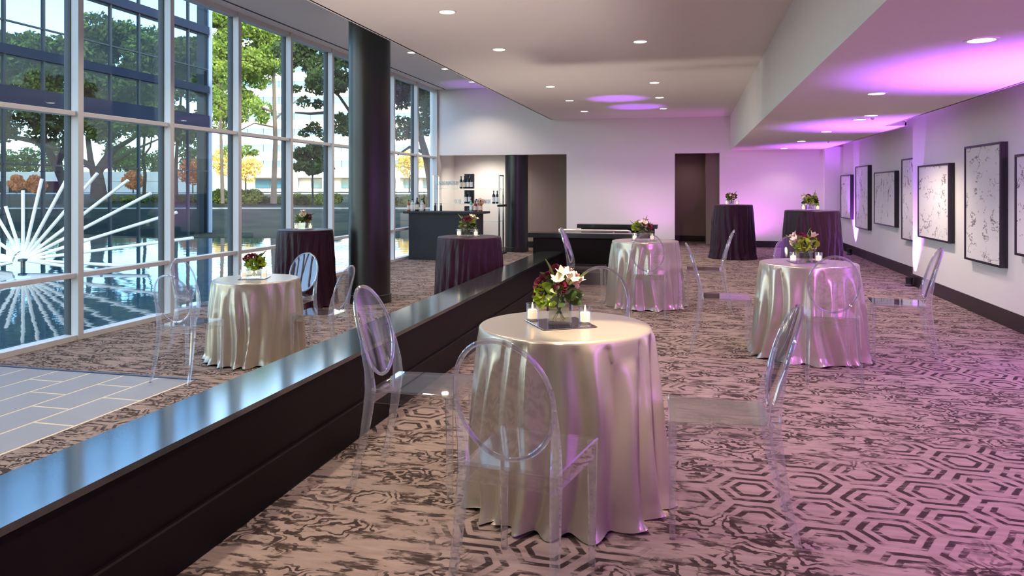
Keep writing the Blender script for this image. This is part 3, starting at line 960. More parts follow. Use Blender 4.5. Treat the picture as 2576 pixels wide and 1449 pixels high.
VWATER = B(-0.0475, 0.0475, -0.0475, 0.0475, 0.0125, 0.075).mesh('water', 'water_clear')
def arrangement(x, y, z, rotz, label, seed, scheme):
    rg = random.Random(seed)
    e = thing('flower_arrangement', label, 'flowers', (x, y, z), rotz, 'flower centrepieces on the tables')
    link('vase', VASE, e)
    link('water', VWATER, e)
    s = MB()
    for k in range(12):
        a = rg.uniform(0, 6.28)
        s.tube([(0.03 * math.cos(a + 2.5), 0.03 * math.sin(a + 2.5), 0.016), (0.01 * math.cos(a), 0.01 * math.sin(a), 0.07), (0.035 * math.cos(a), 0.035 * math.sin(a), 0.15)], 0.0022, 5)
    s.build('stems', 'stem', e, kind='stuff')
    C = Vector((0, 0, 0.125))
    def dirn(az, el): return Vector((math.cos(az) * math.cos(el), math.sin(az) * math.cos(el), math.sin(el)))
    kinds = ['dark', 'mid', 'dark', 'lime', 'mid', 'olive', 'dark', 'pale']
    for k in range(46):
        az = k * 2.399 + rg.uniform(-0.3, 0.3)
        el = rg.uniform(-0.45, 1.0)
        nme = kinds[k % 8]
        if scheme.get('side') and nme in ('lime', 'olive'):
            nme = 'lime' if math.cos(az - scheme['side']) > 0.1 else ('olive' if math.cos(az - scheme['side']) < -0.1 else 'dark')
        d = dirn(az, el)
        p = C + d * rg.uniform(0.015, 0.055)
        o = link('leaf', LEAF[nme], e)
        place(o, p, d + Vector((rg.uniform(-.5, .5), rg.uniform(-.5, .5), rg.uniform(-.3, .3))), rg.uniform(-0.9, 0.9), 'Y')
    for k in range(4):
        az = rg.uniform(0, 6.28)
        o = link('leaf', LEAF['blade' if k % 2 else 'pale'], e)
        d = dirn(az, rg.uniform(0.2, 1.2))
        place(o, C + d * 0.07, d, rg.uniform(-1, 1), 'Y')
    for kind, az, el, r in scheme['ruffle']:
        d = dirn(az, el)
        o = link('bloom', rg.choice(RUF[kind]), e)
        place(o, C + d * r, d, rg.uniform(0, 6))
    for kind, az, el, r, sc in scheme['lily']:
        d = dirn(az, el)
        lily(e, C + d * r, d + Vector((0, 0, 0.35)), kind, sc)
    return e
S1 = {'side': 2.6, 'ruffle': [('burgundy', 3.0, 0.55, 0.085), ('burgundy', 2.5, 0.95, 0.085), ('burgundy', 1.7, 1.25, 0.10), ('burgundy', 3.5, 0.2, 0.09), ('burgundy', -1.57, 0.6, 0.07), ('lime', 3.7, 0.0, 0.07), ('blush', 0.2, 0.75, 0.085)],
      'lily': [('cream', -1.2, 1.1, 0.075, 1.1), ('cream', -0.9, 0.75, 0.08, 1.0), ('cream', -1.7, 0.75, 0.08, 0.9), ('blush', -0.2, 0.7, 0.085, 1.1), ('blush', 0.3, 0.9, 0.08, 1.1), ('cream', 0.6, 1.2, 0.08, 1.0)]}
S2 = {'side': 3.2, 'ruffle': [('burgundy', 2.6, 0.8, 0.085), ('burgundy', 0.0, 0.5, 0.09), ('burgundy', -0.6, 0.3, 0.085), ('blush', -1.3, 0.8, 0.08), ('lime', 3.3, 0.3, 0.08)],
      'lily': [('cream', -1.3, 0.7, 0.08, 1.0), ('blush', 1.0, 1.2, 0.09, 1.0), ('blush', -2.0, 0.9, 0.08, 1.0)]}
S3 = {'side': 0.5, 'ruffle': [('burgundy', 2.0, 1.0, 0.08), ('burgundy', 0.2, 0.4, 0.09), ('cream', 3.1, 0.45, 0.09), ('lime', -1.8, 0.2, 0.07)],
      'lily': [('cream', 3.0, 0.7, 0.09, 1.1), ('cream', 0.2, 0.9, 0.09, 1.0), ('cream', -2.6, 0.5, 0.09, 0.9)]}
S4 = {'side': -0.6, 'ruffle': [('burgundy', -1.2, 1.0, 0.085), ('burgundy', 2.2, 0.9, 0.08), ('burgundy', -2.4, 0.8, 0.085), ('lime', -0.4, 0.3, 0.07), ('lime', -1.3, 0.1, 0.07)], 'lily': []}
S5 = {'side': 3.0, 'ruffle': [('burgundy', 2.6, 0.5, 0.09), ('burgundy', 0.2, 0.5, 0.09), ('cream', -1.4, 0.9, 0.085), ('cream', -1.0, 1.2, 0.09)], 'lily': [('blush', -1.3, 1.3, 0.09, 1.2)]}
S6 = {'side': 0.6, 'ruffle': [('burgundy', -1.9, 0.9, 0.085), ('burgundy', -1.2, 0.9, 0.09), ('burgundy', 1.5, 0.9, 0.09)], 'lily': [('cream', 0.1, 0.7, 0.09, 1.2), ('cream', -0.4, 1.0, 0.09, 1.0)]}
S7 = {'side': 2.0, 'ruffle': [('burgundy', 3.0, 0.5, 0.09), ('burgundy', -1.4, 0.6, 0.09), ('burgundy', 0.3, 0.6, 0.09), ('blush', -1.2, 0.2, 0.09)], 'lily': [('blush', -1.8, 0.4, 0.09, 0.9)]}
# votive: hollow glass cup, candle, wick flame
CUP = MB().lathe([(0.027, 0.0), (0.029, 0.003), (0.029, 0.078), (0.0265, 0.078), (0.026, 0.010), (0.001, 0.008)], 24, cap1=False).mesh('glass_cup', 'vase_glass', True)
WAX = MB().lathe([(0.001, 0.010), (0.022, 0.010), (0.0225, 0.045), (0.019, 0.05), (0.001, 0.049)], 20).mesh('candle', 'wax', True)
FLM = MB().lathe([(0.0004, 0.050), (0.0016, 0.051), (0.0042, 0.058), (0.0034, 0.066), (0.0006, 0.075)], 10).mesh('flame', 'flame', True)
def votive(x, y, z, label):
    v = thing('votive_candle', label, 'candle', (x, y, z), group='votive candles on the tables')
    link('glass_cup', CUP, v); link('candle', WAX, v); link('flame', FLM, v)
    return v
TRAY = MB().box(-0.125, 0.125, -0.125, 0.125, 0, 0.005, 0.0015).mesh('mirror_tray', 'mirror')
NAMES = {'T1': 'the spotlit satin table', 'T2': 'the satin table at the stair parapet', 'T3': 'the satin table by the pictures', 'T4': 'the window side satin table',
         'P1': 'the plum table by the windows', 'P2': 'the plum table before the bar', 'P3': 'the plum table by the right doorway', 'P4': 'the plum table by the picture wall'}
FLW = {'T1': (S1, 'burgundy, cream and blush flowers with lime leaves on '), 'T2': (S2, 'loose burgundy and cream flowers on '),
       'T3': (S3, 'dark leafy bouquet with cream blooms at the sides on '), 'T4': (S4, 'mostly green bouquet with dark buds on '),
       'P1': (S5, 'small bouquet with one large pale bloom on '), 'P2': (S6, 'bouquet with a burgundy top and a cream bloom on '),
       'P3': (S7, 'dark reddish bouquet on '), 'P4': (S3, 'dark bouquet with a white bloom on ')}
for i, k in enumerate(('T1', 'T2', 'T3', 'T4', 'P1', 'P2', 'P3', 'P4')):
    x, y, z, h = T[k]
    zt = z + h + 0.0012
    ra = R([31, 18, 8, 20, 12, 5, 10, 6][i])
    tr = tag(link('mirror_tray', TRAY, loc=(x - 0.02, y, zt), rotz=ra), 'square mirror tile under the vase on ' + NAMES[k], 'mirror tray', 'mirror tiles under the vases')
    zz = zt + 0.0055
    arrangement(x - 0.025, y, zz, R([14, 5, 0, 10, 0, 0, 0, 0][i]), FLW[k][1] + NAMES[k], 100 + i, FLW[k][0])
    cl, cr = ((-0.112, 0.02), (0.112, -0.02))
    if k == 'T1': cl, cr = (-0.145, 0.005), (0.098, 0.0)
    if k == 'T1':
        votive(x - 0.155, y + 0.035, zz, 'lit votive candle left of the flowers on ' + NAMES[k])
        votive(x + 0.09, y + 0.015, zz, 'lit votive candle right of the flowers on ' + NAMES[k])
    else:
        votive(x - 0.02 - 0.10 , y - 0.03, zz, 'lit votive candle left of the flowers on ' + NAMES[k])
        votive(x - 0.02 + 0.10, y + 0.0, zz, 'lit votive candle right of the flowers on ' + NAMES[k])
# ------------------------------------------------------------------ bar
bar = thing('bar_counter', 'dark grey bar counter with a thin overhanging top at the far window corner', 'bar', (-5.44, 15.95, LF))
B(-0.81, 0.81, -0.22, 0.3, 0.0, 1.05, 0.004).build('body', 'bar_black', bar)
MB().box(-0.93, 0.96, -0.27, 0.34, 1.05, 1.10, 0.006).build('top', 'bar_black', bar)
BT = LF + 1.10
sh = thing('back_shelf', 'steel framed glass shelf unit against the wall behind the bar', 'shelf', (-5.40, 17.62, LF))
for x in (-0.86, 0.84):
    for y in (-0.2, 0.2):
        B(x - 0.016, x + 0.016, y - 0.016, y + 0.016, 0, 1.95).build('post', 'steel', sh)
    B(x - 0.014, x + 0.014, -0.184, 0.184, 1.922, 1.95).build('rail', 'steel', sh)
    B(x - 0.014, x + 0.014, -0.184, 0.184, 0.05, 0.075).build('rail', 'steel', sh)
for z in (0.80, 1.23, 1.60):
    B(-0.84, 0.82, -0.19, 0.19, z, z + 0.016).build('shelf_plate', 'shelf_glass', sh)
B(0.80, 0.92, -0.24, 0.24, 1.17, 1.22).build('bracket', 'iron', sh)
B(0.80, 0.92, -0.24, 0.24, 0.0, 0.05).build('bracket', 'iron', sh)

def bottle_proto(name, glass, h, r, neck, label_m, cap='cap_foil'):
    """one wine or spirit bottle: body, label band, cap"""
    key = (glass, h, r, neck, label_m)
    b = MB().lathe([(r * 0.96, 0), (r, 0.006), (r, h * 0.60), (r * 0.85, h * 0.68), (neck, h * 0.76), (neck, h * 0.93), (neck * 1.15, h * 0.935), (neck * 1.15, h * 0.95)], 18)
    me = b.mesh('bottle', glass, True)
    lb = MB().lathe([(r + 0.0008, h * 0.14), (r + 0.0008, h * 0.50)], 18, cap0=False, cap1=False).mesh('label', label_m, True)
    cp = MB().lathe([(neck * 1.22, h * 0.90), (neck * 1.22, h), (0.001, h)], 14, cap0=False).mesh('cap', cap, True)
    return me, lb, cp
BP = {'wine': bottle_proto('w', 'bottle_dark', 0.31, 0.038, 0.014, 'paper'),
      'winew': bottle_proto('x', 'bottle_dark', 0.32, 0.039, 0.014, 'paper_white'),
      'amber': bottle_proto('a', 'bottle_amber', 0.26, 0.044, 0.015, 'paper'),
      'clear': bottle_proto('c', 'bottle_clear', 0.28, 0.042, 0.015, 'paper_white'),
      'green': bottle_proto('g', 'bottle_green', 0.29, 0.036, 0.013, 'paper_white'),
      'red': bottle_proto('r', 'bottle_red', 0.25, 0.042, 0.014, 'paper'),
      'small': bottle_proto('s', 'bottle_dark', 0.18, 0.026, 0.010, 'box_black')}
def bottle(kind, x, y, z, label, group):
    me, lb, cp = BP[kind]
    t = tag(link('bottle', me, loc=(x, y, z)), label, 'bottle', group)
    link('paper_label', lb, t)
    link('cap', cp, t)
G1 = 'bottles on the bar counter'
bottle('amber', -6.30, 15.86, BT, 'amber bottle at the window end of the bar counter', G1)
bottle('clear', -6.19, 15.80, BT, 'clear white label bottle second from the window end of the bar', G1)
bottle('amber', -6.15, 15.98, BT, 'amber necked bottle behind the clear bottle at the window end of the bar', G1)
bottle('wine', -6.08, 15.82, BT, 'dark pale label bottle in the middle of the left bar cluster', G1)
bottle('clear', -5.97, 15.84, BT, 'clear bottle at the right of the left bar cluster', G1)
bottle('wine', -6.01, 16.05, BT, 'tall dark bottle at the rear of the left bar cluster', G1)
bottle('green', -4.80, 15.84, BT, 'pale green bottle at the right end of the bar counter', G1)
bottle('red', -4.69, 15.80, BT, 'dark red bottle next to the pale green bottle on the bar', G1)
bottle('amber', -4.58, 15.84, BT, 'amber bottle at the far right end of the bar counter', G1)
bottle('clear', -4.73, 16.02, BT, 'clear bottle behind the dark red bottle on the bar', G1)
bottle('small', -5.75, 16.12, BT, 'small dark bottle on the bar left of the shelf post', G1)
bottle('small', -5.62, 16.15, BT, 'small dark bottle on the bar right of the shelf post', G1)
pf = thing('flower_arrangement', 'small pink and white flowers among the bottles at the right bar end', 'flowers', (-4.66, 16.1, BT))
MB().lathe([(0.045, 0), (0.05, 0.16), (0.047, 0.16), (0.042, 0.01)], 16).build('vase', 'vase_glass', pf, True)
for i, (a, b, z, k) in enumerate(((-0.07, 0, 0.20, 'blush'), (0.0, -0.03, 0.24, 'blush'), (0.07, 0.0, 0.21, 'blush'), (0.02, 0.03, 0.19, 'cream'))):
    o = link('bloom', RUF[k][0], pf, loc=(a, b, z)); o.scale = (1.5, 1.5, 1.5)
for i in range(8):
    o = link('leaf', LEAF['mid'], pf); place(o, (0, 0, 0.15), (math.cos(i * 0.8), math.sin(i * 0.8), 0.3), i, 'Y')

SHX, SHY = -5.40, 17.62
G2 = 'wine bottles on the back shelves'
S1z, S2z, S3z = LF + 1.616, LF + 1.246, LF + 0.816
for i, (x, k) in enumerate(((-5.58, 'wine'), (-5.49, 'wine'), (-5.40, 'winew'), (-5.31, 'winew'))):
    bottle(k, x, SHY - 0.06, S1z, ['tan label wine bottle at the left of the upper shelf row', 'tan label wine bottle second from left on the upper shelf',
                                   'wine bottle with a tall white label on the upper shelf', 'wine bottle with a white label at the right of the upper shelf row'][i], G2)
for i, x in enumerate((-5.46, -5.36)):
    bottle('winew', x, SHY - 0.06, S2z, ['left wine bottle before the black box on the middle shelf', 'right wine bottle before the black box on the middle shelf'][i], G2)
for i, x in enumerate((-4.74, -4.65)):
    bottle('winew', x, SHY - 0.05, S2z, ['left bottle of the pair at the right end of the middle shelf', 'right bottle of the pair at the right end of the middle shelf'][i], G2)
for i, (z, h) in enumerate(((S1z, 0.37), (S2z, 0.33), (S3z, 0.36))):
    t = thing('display_box', ['black display box behind the wine bottles on the upper shelf', 'black display box on the middle shelf', 'black display box on the lowest shelf'][i], 'box', (-5.41, SHY + 0.09, z), group='black boxes on the back shelves')
    MB().box(-0.11, 0.11, -0.07, 0.07, 0, h, 0.004).build('box_body', 'box_black', t)
    MB().lathe([(0.028, 0), (0.03, 0.001), (0.026, 0.001), (0.022, 0.0)], 20).build('pale_emblem', 'paper', t)
    e = t.children[-1] if t.children else None
    if e:
        e.location = (0, -0.0705, h * 0.78); e.rotation_euler = (PI / 2, 0, 0)
GL = MB().lathe([(0.030, 0), (0.031, 0.003), (0.004, 0.006), (0.0035, 0.075), (0.02, 0.09), (0.036, 0.12), (0.036, 0.15), (0.028, 0.185), (0.027, 0.185), (0.034, 0.15), (0.034, 0.122), (0.018, 0.094), (0.001, 0.088)], 18, cap1=False).mesh('wine_glass', 'vase_glass', True)
TB = MB().lathe([(0.030, 0), (0.033, 0.004), (0.036, 0.10), (0.034, 0.10), (0.031, 0.012), (0.001, 0.01)], 18, cap1=False).mesh('tumbler', 'vase_glass', True)
k = 0
for i, x in enumerate((-6.16, -6.07, -5.98, -5.89, -5.80, -5.71)):
    for y, row in ((-0.10, 'front'), (0.04, 'back')):
        tag(link('wine_glass', GL, loc=(x, SHY + y, S1z)), 'clear stem glass on the upper shelf, %s from the window in the %s row' % (['first', 'second', 'third', 'fourth', 'fifth', 'sixth'][i], row), 'glass', 'stem glasses on the upper shelf')
for i, x in enumerate((-5.18, -5.08, -4.98, -4.88)):
    for y, row in ((-0.08, 'front'), (0.05, 'back')):
        tag(link('tumbler', TB, loc=(x, SHY + y, S2z)), 'clear tumbler right of the black box, %s from it in the %s row, middle shelf' % (['first', 'second', 'third', 'fourth'][i], row), 'glass', 'tumblers on the middle shelf')
for i, x in enumerate((-5.72, -5.62)):
    tag(link('tumbler', TB, loc=(x, SHY - 0.05, S2z)), ['outer', 'inner'][i] + ' of two clear tumblers left of the black box on the middle shelf', 'glass', 'tumblers left of the box')

# ------------------------------------------------------------------ outside: pond, bank, sculpture, trees, buildings
WZ = -0.55
def far(px, d):
    b = (px - 1288) / 1850
    return (b * d * CY - d * SY, b * d * SY + d * CY)
def zat(y, d): return 1.37 + (474 - y) / 1850 * d
def lateral_thing(name, label, cat, px, d, z, group=None, kind=None):
    x, y = far(px, d)
    return thing(name, label, cat, (x, y, z), YAW, group, kind)
PROF = [(27.0, -0.75), (28.3, -0.55), (31, -0.42), (36, -0.2), (44.5, 0.12), (46, 0.16), (52, 0.55), (60, 0.82), (100, 0.75), (240, 0.6)]
def ground_z(d):
    for (a, za), (b, zb) in zip(PROF, PROF[1:]):
        if a <= d <= b: return za + (zb - za) * (d - a) / (b - a)
    return 0.6
gm = MB()
cols = [-1.25 + 0.05 * i for i in range(34)]
rgp = random.Random(8)
ds = [27.0, 28.3, 29.5, 31, 33, 36, 40, 44.5, 46, 49, 52, 56, 60, 75, 100, 150, 240]
vs = []
for d in ds:
    for b in cols:
        dd = d + (rgp.uniform(-0.25, 0.25) if d < 45 else 0)
        vs.append((b * dd * CY - dd * SY, b * dd * SY + dd * CY, ground_z(max(27, dd)) + (rgp.uniform(-0.04, 0.04) if 30 < d < 44 else 0)))
n = len(cols)
gm.add(vs, [(r * n + c, r * n + c + 1, (r + 1) * n + c + 1, (r + 1) * n + c) for r in range(len(ds) - 1) for c in range(n - 1)])
gm.build('ground', 'grass', None, True, 'structure')
MB().add([(-90, -30, WZ), (-6.62, -30, WZ), (-6.62, 42, WZ), (-90, 42, WZ)], [(0, 1, 2, 3)]).build('pond_water', 'pond', None, False, 'structure')
def strip(name, m, px0, px1, d0, d1, lift, label=None):
    b = MB()
    top, N = [], 24
    vs = []
    for i in range(N + 1):
        px = px0 + (px1 - px0) * i / N
        for d in (d0, d1):
            x, y = far(px, d)
            vs.append((x, y, ground_z(d) - 0.1)); vs.append((x, y, ground_z(d) + lift))
    fs = []
    for i in range(N):
        a, c = i * 4, (i + 1) * 4
        fs += [(a + 1, c + 1, c + 3, a + 3), (a, c, c + 1, a + 1), (a + 2, a + 3, c + 3, c + 2)]
    fs += [(0, 1, 3, 2), (N * 4, N * 4 + 2, N * 4 + 3, N * 4 + 1)]
    b.add(vs, fs)
    return b.build(name, m, None, False, 'structure')
strip('kerb', 'concrete', -60, 1150, 44.8, 45.3, 0.05)
strip('path', 'concrete', -80, 1150, 74, 92, 0.03)

sc_ = lateral_thing('fan_sculpture', 'large white fan of radiating tubes rising from the pond outside the window', 'sculpture', 58, 17.9, WZ)
hz = zat(654, 17.9) - WZ
MB().lathe([(0.05, -0.3), (0.05, hz - 0.04), (0.11, hz - 0.03), (0.11, hz + 0.02), (0.001, hz + 0.04)], 20).build('hub', 'tube_hub', sc_, True)
tips = [(14, 519, 0.0), (51, 479, 0.1), (102, 450, 0.05), (166, 436, 0.15), (245, 436, 0.0), (317, 453, 0.1), (385, 486, -0.1), (445, 534, 0.0), (495, 597, -0.2), (420, 662, -0.9), (330, 668, -1.3), (-60, 470, 0.1),
        (-130, 520, 0.0), (-180, 600, -0.1), (-190, 630, -0.3), (-185, 662, -0.6), (-120, 700, -1.2)]
for px, y, dy in tips:
    tip = Vector(((px - 58) / 1850 * 17.9, dy, zat(y, 17.9) - WZ))
    h0 = Vector((0, 0, hz))
    d = (tip - h0).normalized()
    MB().tube([h0 + d * 0.22, tip], 0.040, 10).build('tube', 'white_tube', sc_)

# tinted glass wing standing at the far side of the pond
gw = thing('glass_wing', 'tinted glass curtain wall of a wing with dark bands beyond the pond', 'building', (-19.5, 26.8, -0.7))
zs = [0.0, 2.79, 4.57, 5.09, 6.01, 6.30, 7.0, 8.43, 8.76, 10.6]
NB_ = 15
pan = {}
for r in ((0, 1), (1, 2), (3, 4), (5, 6), (6, 7), (8, 9)):
    pan[r] = B(-0.01, 0.01, -1.32, -0.03, zs[r[0]] + 0.02, zs[r[1]] - 0.02).mesh('pane', 'wing_glass')
mul = B(-0.06, 0.06, -0.03, 0.03, 0, 10.6).mesh('mullion', 'wing_frame')
for k in range(NB_ + 1):
    if k: link('mullion', mul, gw, loc=(0, -1.35 * k, 0))
    if k < NB_:
        for r in pan: link('pane', pan[r], gw, loc=(0, -1.35 * k, 0))
Lw = -1.35 * NB_
for a, b in ((2, 3), (4, 5), (7, 8)):
    B(-0.35, 0.10, Lw, -0.13, zs[a], zs[b]).build('spandrel_band', 'wing_band', gw)
for z in (zs[1], zs[6]):
    B(-0.04, 0.04, Lw, -0.13, z - 0.025, z + 0.025).build('transom', 'wing_frame', gw)
B(-0.06, 0.12, -0.05, 0.03, 0, 10.9).build('corner_post', 'wing_edge', gw)
B(-0.45, -0.10, -0.20, 0.04, 0, 10.9).build('corner_return', 'wing_frame', gw)

# trees
def leaves_np(centers, radii, n, size, seed, squash=0.8):
    rg = np.random.RandomState(seed)
    c = np.array(centers); r = np.array(radii)
    w = r ** 2; w = w / w.sum()
    idx = rg.choice(len(c), n, p=w)
    v = rg.normal(size=(n, 3)); v /= np.linalg.norm(v, axis=1)[:, None]
    rad = r[idx] * rg.uniform(0.25, 1.0, n) ** 0.45
    p = c[idx] + v * rad[:, None] * np.array([1, 1, squash])
    a = rg.normal(size=(n, 3)); a /= np.linalg.norm(a, axis=1)[:, None]
    b = np.cross(a, rg.normal(size=(n, 3))); b /= np.linalg.norm(b, axis=1)[:, None]
    s = size * rg.uniform(0.6, 1.3, n)
    a *= s[:, None]; b *= (s * 0.55)[:, None]
    q = np.stack([p - a, p + b * 0.9, p + a, p - b * 0.9], 1).reshape(-1, 3)
    return q
def np_mesh(name, q, m):
    n = len(q) // 4
    me = bpy.data.meshes.new(name)
    me.vertices.add(len(q)); me.loops.add(len(q)); me.polygons.add(n)
    me.vertices.foreach_set('co', q.astype(np.float32).ravel())
    me.loops.foreach_set('vertex_index', np.arange(len(q), dtype=np.int32))
    me.polygons.foreach_set('loop_start', np.arange(0, len(q), 4, dtype=np.int32))
    me.materials.append(MATS[m])
    me.update(calc_edges=True)
    return me
def tree(label, px, yb, d, limbs, blobs, n, size, m, bark='bark', seed=0, group='trees across the pond', name='tree', cat='tree'):
    """limbs: lists of (px, y, depth offset, radius); blobs: (px, y, depth offset, radius in metres)"""
    z0 = zat(yb, d)
    t = lateral_thing(name, label, cat, px, d, z0, group)
    cv = lambda p: ((p[0] - px) / 1850 * d, p[2], zat(p[1], d) - z0)
    for i, l in enumerate(limbs):
        MB().tube([cv(p) for p in l], [p[3] for p in l], 8).build('trunk' if i == 0 else 'branch', bark, t, True)
    me = np_mesh('crown', leaves_np([cv(b) for b in blobs], [b[3] for b in blobs], n, size, seed), m)
    link('crown', me, t, 'stuff')
    return t
def scatter(seed, outline, bottom, n, rad, dep):
    """blob centres between an upper outline and a lower edge, both as (px, y) lists"""
    rg = random.Random(seed)
    def ev(l, x):
        for (a, ya), (b, yb) in zip(l, l[1:]):
            if a <= x <= b: return ya + (yb - ya) * (x - a) / (b - a)
        return l[-1][1]
    out = []
    for k in range(n):
        x = outline[0][0] + (outline[-1][0] - outline[0][0]) * (k + rg.random()) / n
        t, bt = ev(outline, x), ev(bottom, x)
        out.append((x, t + (bt - t) * rg.random() ** 0.9, rg.uniform(-dep, dep), rad * rg.uniform(0.6, 1.2)))
        out.append((x + rg.uniform(-10, 10), t + 14, rg.uniform(-dep, dep) * 0.6, rad * 0.62))
    return out
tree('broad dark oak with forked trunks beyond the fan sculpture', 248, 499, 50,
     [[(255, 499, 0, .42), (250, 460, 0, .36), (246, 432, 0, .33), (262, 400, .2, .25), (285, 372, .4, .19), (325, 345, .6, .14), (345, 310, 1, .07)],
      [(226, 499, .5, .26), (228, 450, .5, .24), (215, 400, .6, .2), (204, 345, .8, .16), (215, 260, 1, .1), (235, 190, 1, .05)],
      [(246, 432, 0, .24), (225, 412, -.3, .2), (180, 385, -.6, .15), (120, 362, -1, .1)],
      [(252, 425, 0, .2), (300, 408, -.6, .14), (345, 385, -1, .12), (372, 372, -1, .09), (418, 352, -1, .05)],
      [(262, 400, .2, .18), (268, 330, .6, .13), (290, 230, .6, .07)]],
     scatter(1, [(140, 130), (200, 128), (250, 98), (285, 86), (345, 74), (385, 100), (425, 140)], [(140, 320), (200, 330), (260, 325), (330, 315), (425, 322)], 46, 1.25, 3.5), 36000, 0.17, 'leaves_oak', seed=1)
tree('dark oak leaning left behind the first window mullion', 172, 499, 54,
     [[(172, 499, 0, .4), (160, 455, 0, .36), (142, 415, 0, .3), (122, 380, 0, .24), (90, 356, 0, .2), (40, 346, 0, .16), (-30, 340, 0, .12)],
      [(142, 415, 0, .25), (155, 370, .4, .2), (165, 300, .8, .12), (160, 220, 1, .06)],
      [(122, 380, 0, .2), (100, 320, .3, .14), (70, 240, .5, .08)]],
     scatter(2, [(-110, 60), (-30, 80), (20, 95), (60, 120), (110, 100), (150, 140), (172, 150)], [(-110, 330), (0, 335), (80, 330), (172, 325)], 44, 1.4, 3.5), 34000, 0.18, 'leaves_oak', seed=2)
tree('slim dark tree behind the tinted glass left of the white corner post', 443, 497, 52,
     [[(443, 497, 0, .16), (442, 430, 0, .14), (446, 360, 0, .12), (455, 250, 0, .08), (465, 150, 0, .04)], [(446, 360, 0, .09), (480, 300, .5, .05), (510, 220, .6, .03)]],
     scatter(3, [(418, 130), (440, 100), (470, 105), (500, 100), (535, 110)], [(418, 330), (470, 345), (535, 310)], 22, 1.1, 2.0), 16000, 0.17, 'leaves_oak', seed=3)
tree('thin forked tree between the big oak and the slim tree', 372, 499, 58,
     [[(362, 499, 0, .14), (365, 440, 0, .13), (360, 395, 0, .11), (364, 340, 0, .09), (370, 300, 0, .05)], [(360, 395, 0, .09), (378, 370, 0, .07), (384, 330, 0, .04)]],
     scatter(4, [(345, 230), (370, 215), (400, 230)], [(345, 330), (400, 325)], 8, 1.0, 1.2), 5000, 0.17, 'leaves_oak', seed=4)
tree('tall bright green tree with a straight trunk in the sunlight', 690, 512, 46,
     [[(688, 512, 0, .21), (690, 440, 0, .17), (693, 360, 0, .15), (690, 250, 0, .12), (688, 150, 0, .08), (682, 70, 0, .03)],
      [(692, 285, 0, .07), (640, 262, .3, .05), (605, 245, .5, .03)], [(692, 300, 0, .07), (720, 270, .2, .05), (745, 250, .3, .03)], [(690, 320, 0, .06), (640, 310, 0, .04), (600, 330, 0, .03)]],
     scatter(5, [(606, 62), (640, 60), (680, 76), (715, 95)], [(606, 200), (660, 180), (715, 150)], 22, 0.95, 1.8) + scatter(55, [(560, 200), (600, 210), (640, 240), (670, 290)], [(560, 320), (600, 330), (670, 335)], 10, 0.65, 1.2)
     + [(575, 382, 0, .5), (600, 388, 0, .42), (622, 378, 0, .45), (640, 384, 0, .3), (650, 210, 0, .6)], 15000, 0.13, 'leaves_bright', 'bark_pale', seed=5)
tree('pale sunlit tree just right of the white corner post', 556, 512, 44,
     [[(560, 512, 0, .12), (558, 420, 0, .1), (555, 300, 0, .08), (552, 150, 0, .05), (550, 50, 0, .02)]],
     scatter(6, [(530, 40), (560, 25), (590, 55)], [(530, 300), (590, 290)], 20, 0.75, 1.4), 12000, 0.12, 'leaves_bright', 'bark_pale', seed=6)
tree('dark spreading tree seen left of the round column', 905, 515, 38,
     [[(905, 515, 0, .28), (900, 440, 0, .24), (896, 360, 0, .2), (890, 280, 0, .14), (880, 180, 0, .06)],
      [(897, 340, 0, .12), (860, 300, 0, .1), (820, 283, 0, .09), (780, 286, 0, .07), (742, 283, 0, .04)],
      [(893, 300, 0, .1), (850, 240, .3, .07), (800, 200, .5, .05), (760, 150, .5, .03)], [(896, 360, 0, .1), (940, 300, 0, .07), (980, 250, 0, .04)]],
     scatter(7, [(730, 110), (780, 115), (840, 140), (900, 120), (960, 150), (1000, 190)], [(730, 160), (780, 190), (840, 320), (900, 320), (1000, 300)], 26, 0.7, 2.0)
     + [(760, 255, .3, .4), (800, 262, 0, .35), (745, 225, 0, .3), (790, 322, 0, .4), (815, 340, 0, .35), (765, 335, 0, .3)], 15000, 0.12, 'leaves_elm', seed=7)
tree('young thin tree with a drooping crown behind the plum table', 787, 516, 36,
     [[(787, 516, 0, .05), (786, 450, 0, .045), (788, 390, 0, .03), (790, 350, 0, .015)]],
     [(760, 388, 0, .45), (790, 380, 0, .5), (815, 395, 0, .42), (770, 412, 0, .4), (800, 418, 0, .42), (750, 420, 0, .3), (825, 425, 0, .3), (785, 428, 0, .35)], 3200, 0.11, 'leaves_elm', seed=8)
tree('dark tree with a curved trunk near the far window corner', 1078, 520, 30,
     [[(1090, 520, 0, .22), (1084, 450, 0, .19), (1074, 400, 0, .16), (1060, 350, 0, .13), (1050, 290, 0, .1), (1040, 220, 0, .05)], [(1070, 385, 0, .08), (1030, 370, 0, .06), (1000, 390, 0, .03)]],
     scatter(9, [(985, 180), (1030, 170), (1100, 180), (1160, 190)], [(985, 330), (1040, 335), (1160, 300)], 26, 0.6, 1.6), 14000, 0.10, 'leaves_elm', seed=9)
for i, (px, y, r, m, l) in enumerate(((485, 432, 1.9, 'leaves_orange', 'orange autumn tree left of the white corner post'), (335, 452, 1.2, 'leaves_orange', 'small orange tree right of the forked oak'),
                                     (88, 462, 1.0, 'leaves_orange', 'small reddish tree before the dark garage opening'), (42, 458, 0.8, 'leaves_orange', 'smallest reddish tree at the left by the garage'))):
    tree(l, px, 494, 80, [[(px, 494, 0, .09), (px, 470, 0, .07), (px, y, 0, .03)]], [(px, y - 8, 0, r * .7), (px - 8, y + 4, 0, r * .7), (px + 8, y + 5, .3, r * .7), (px, y + 12, 0, r * .6)], 1500, 0.19, m, seed=20 + i, group='autumn trees')
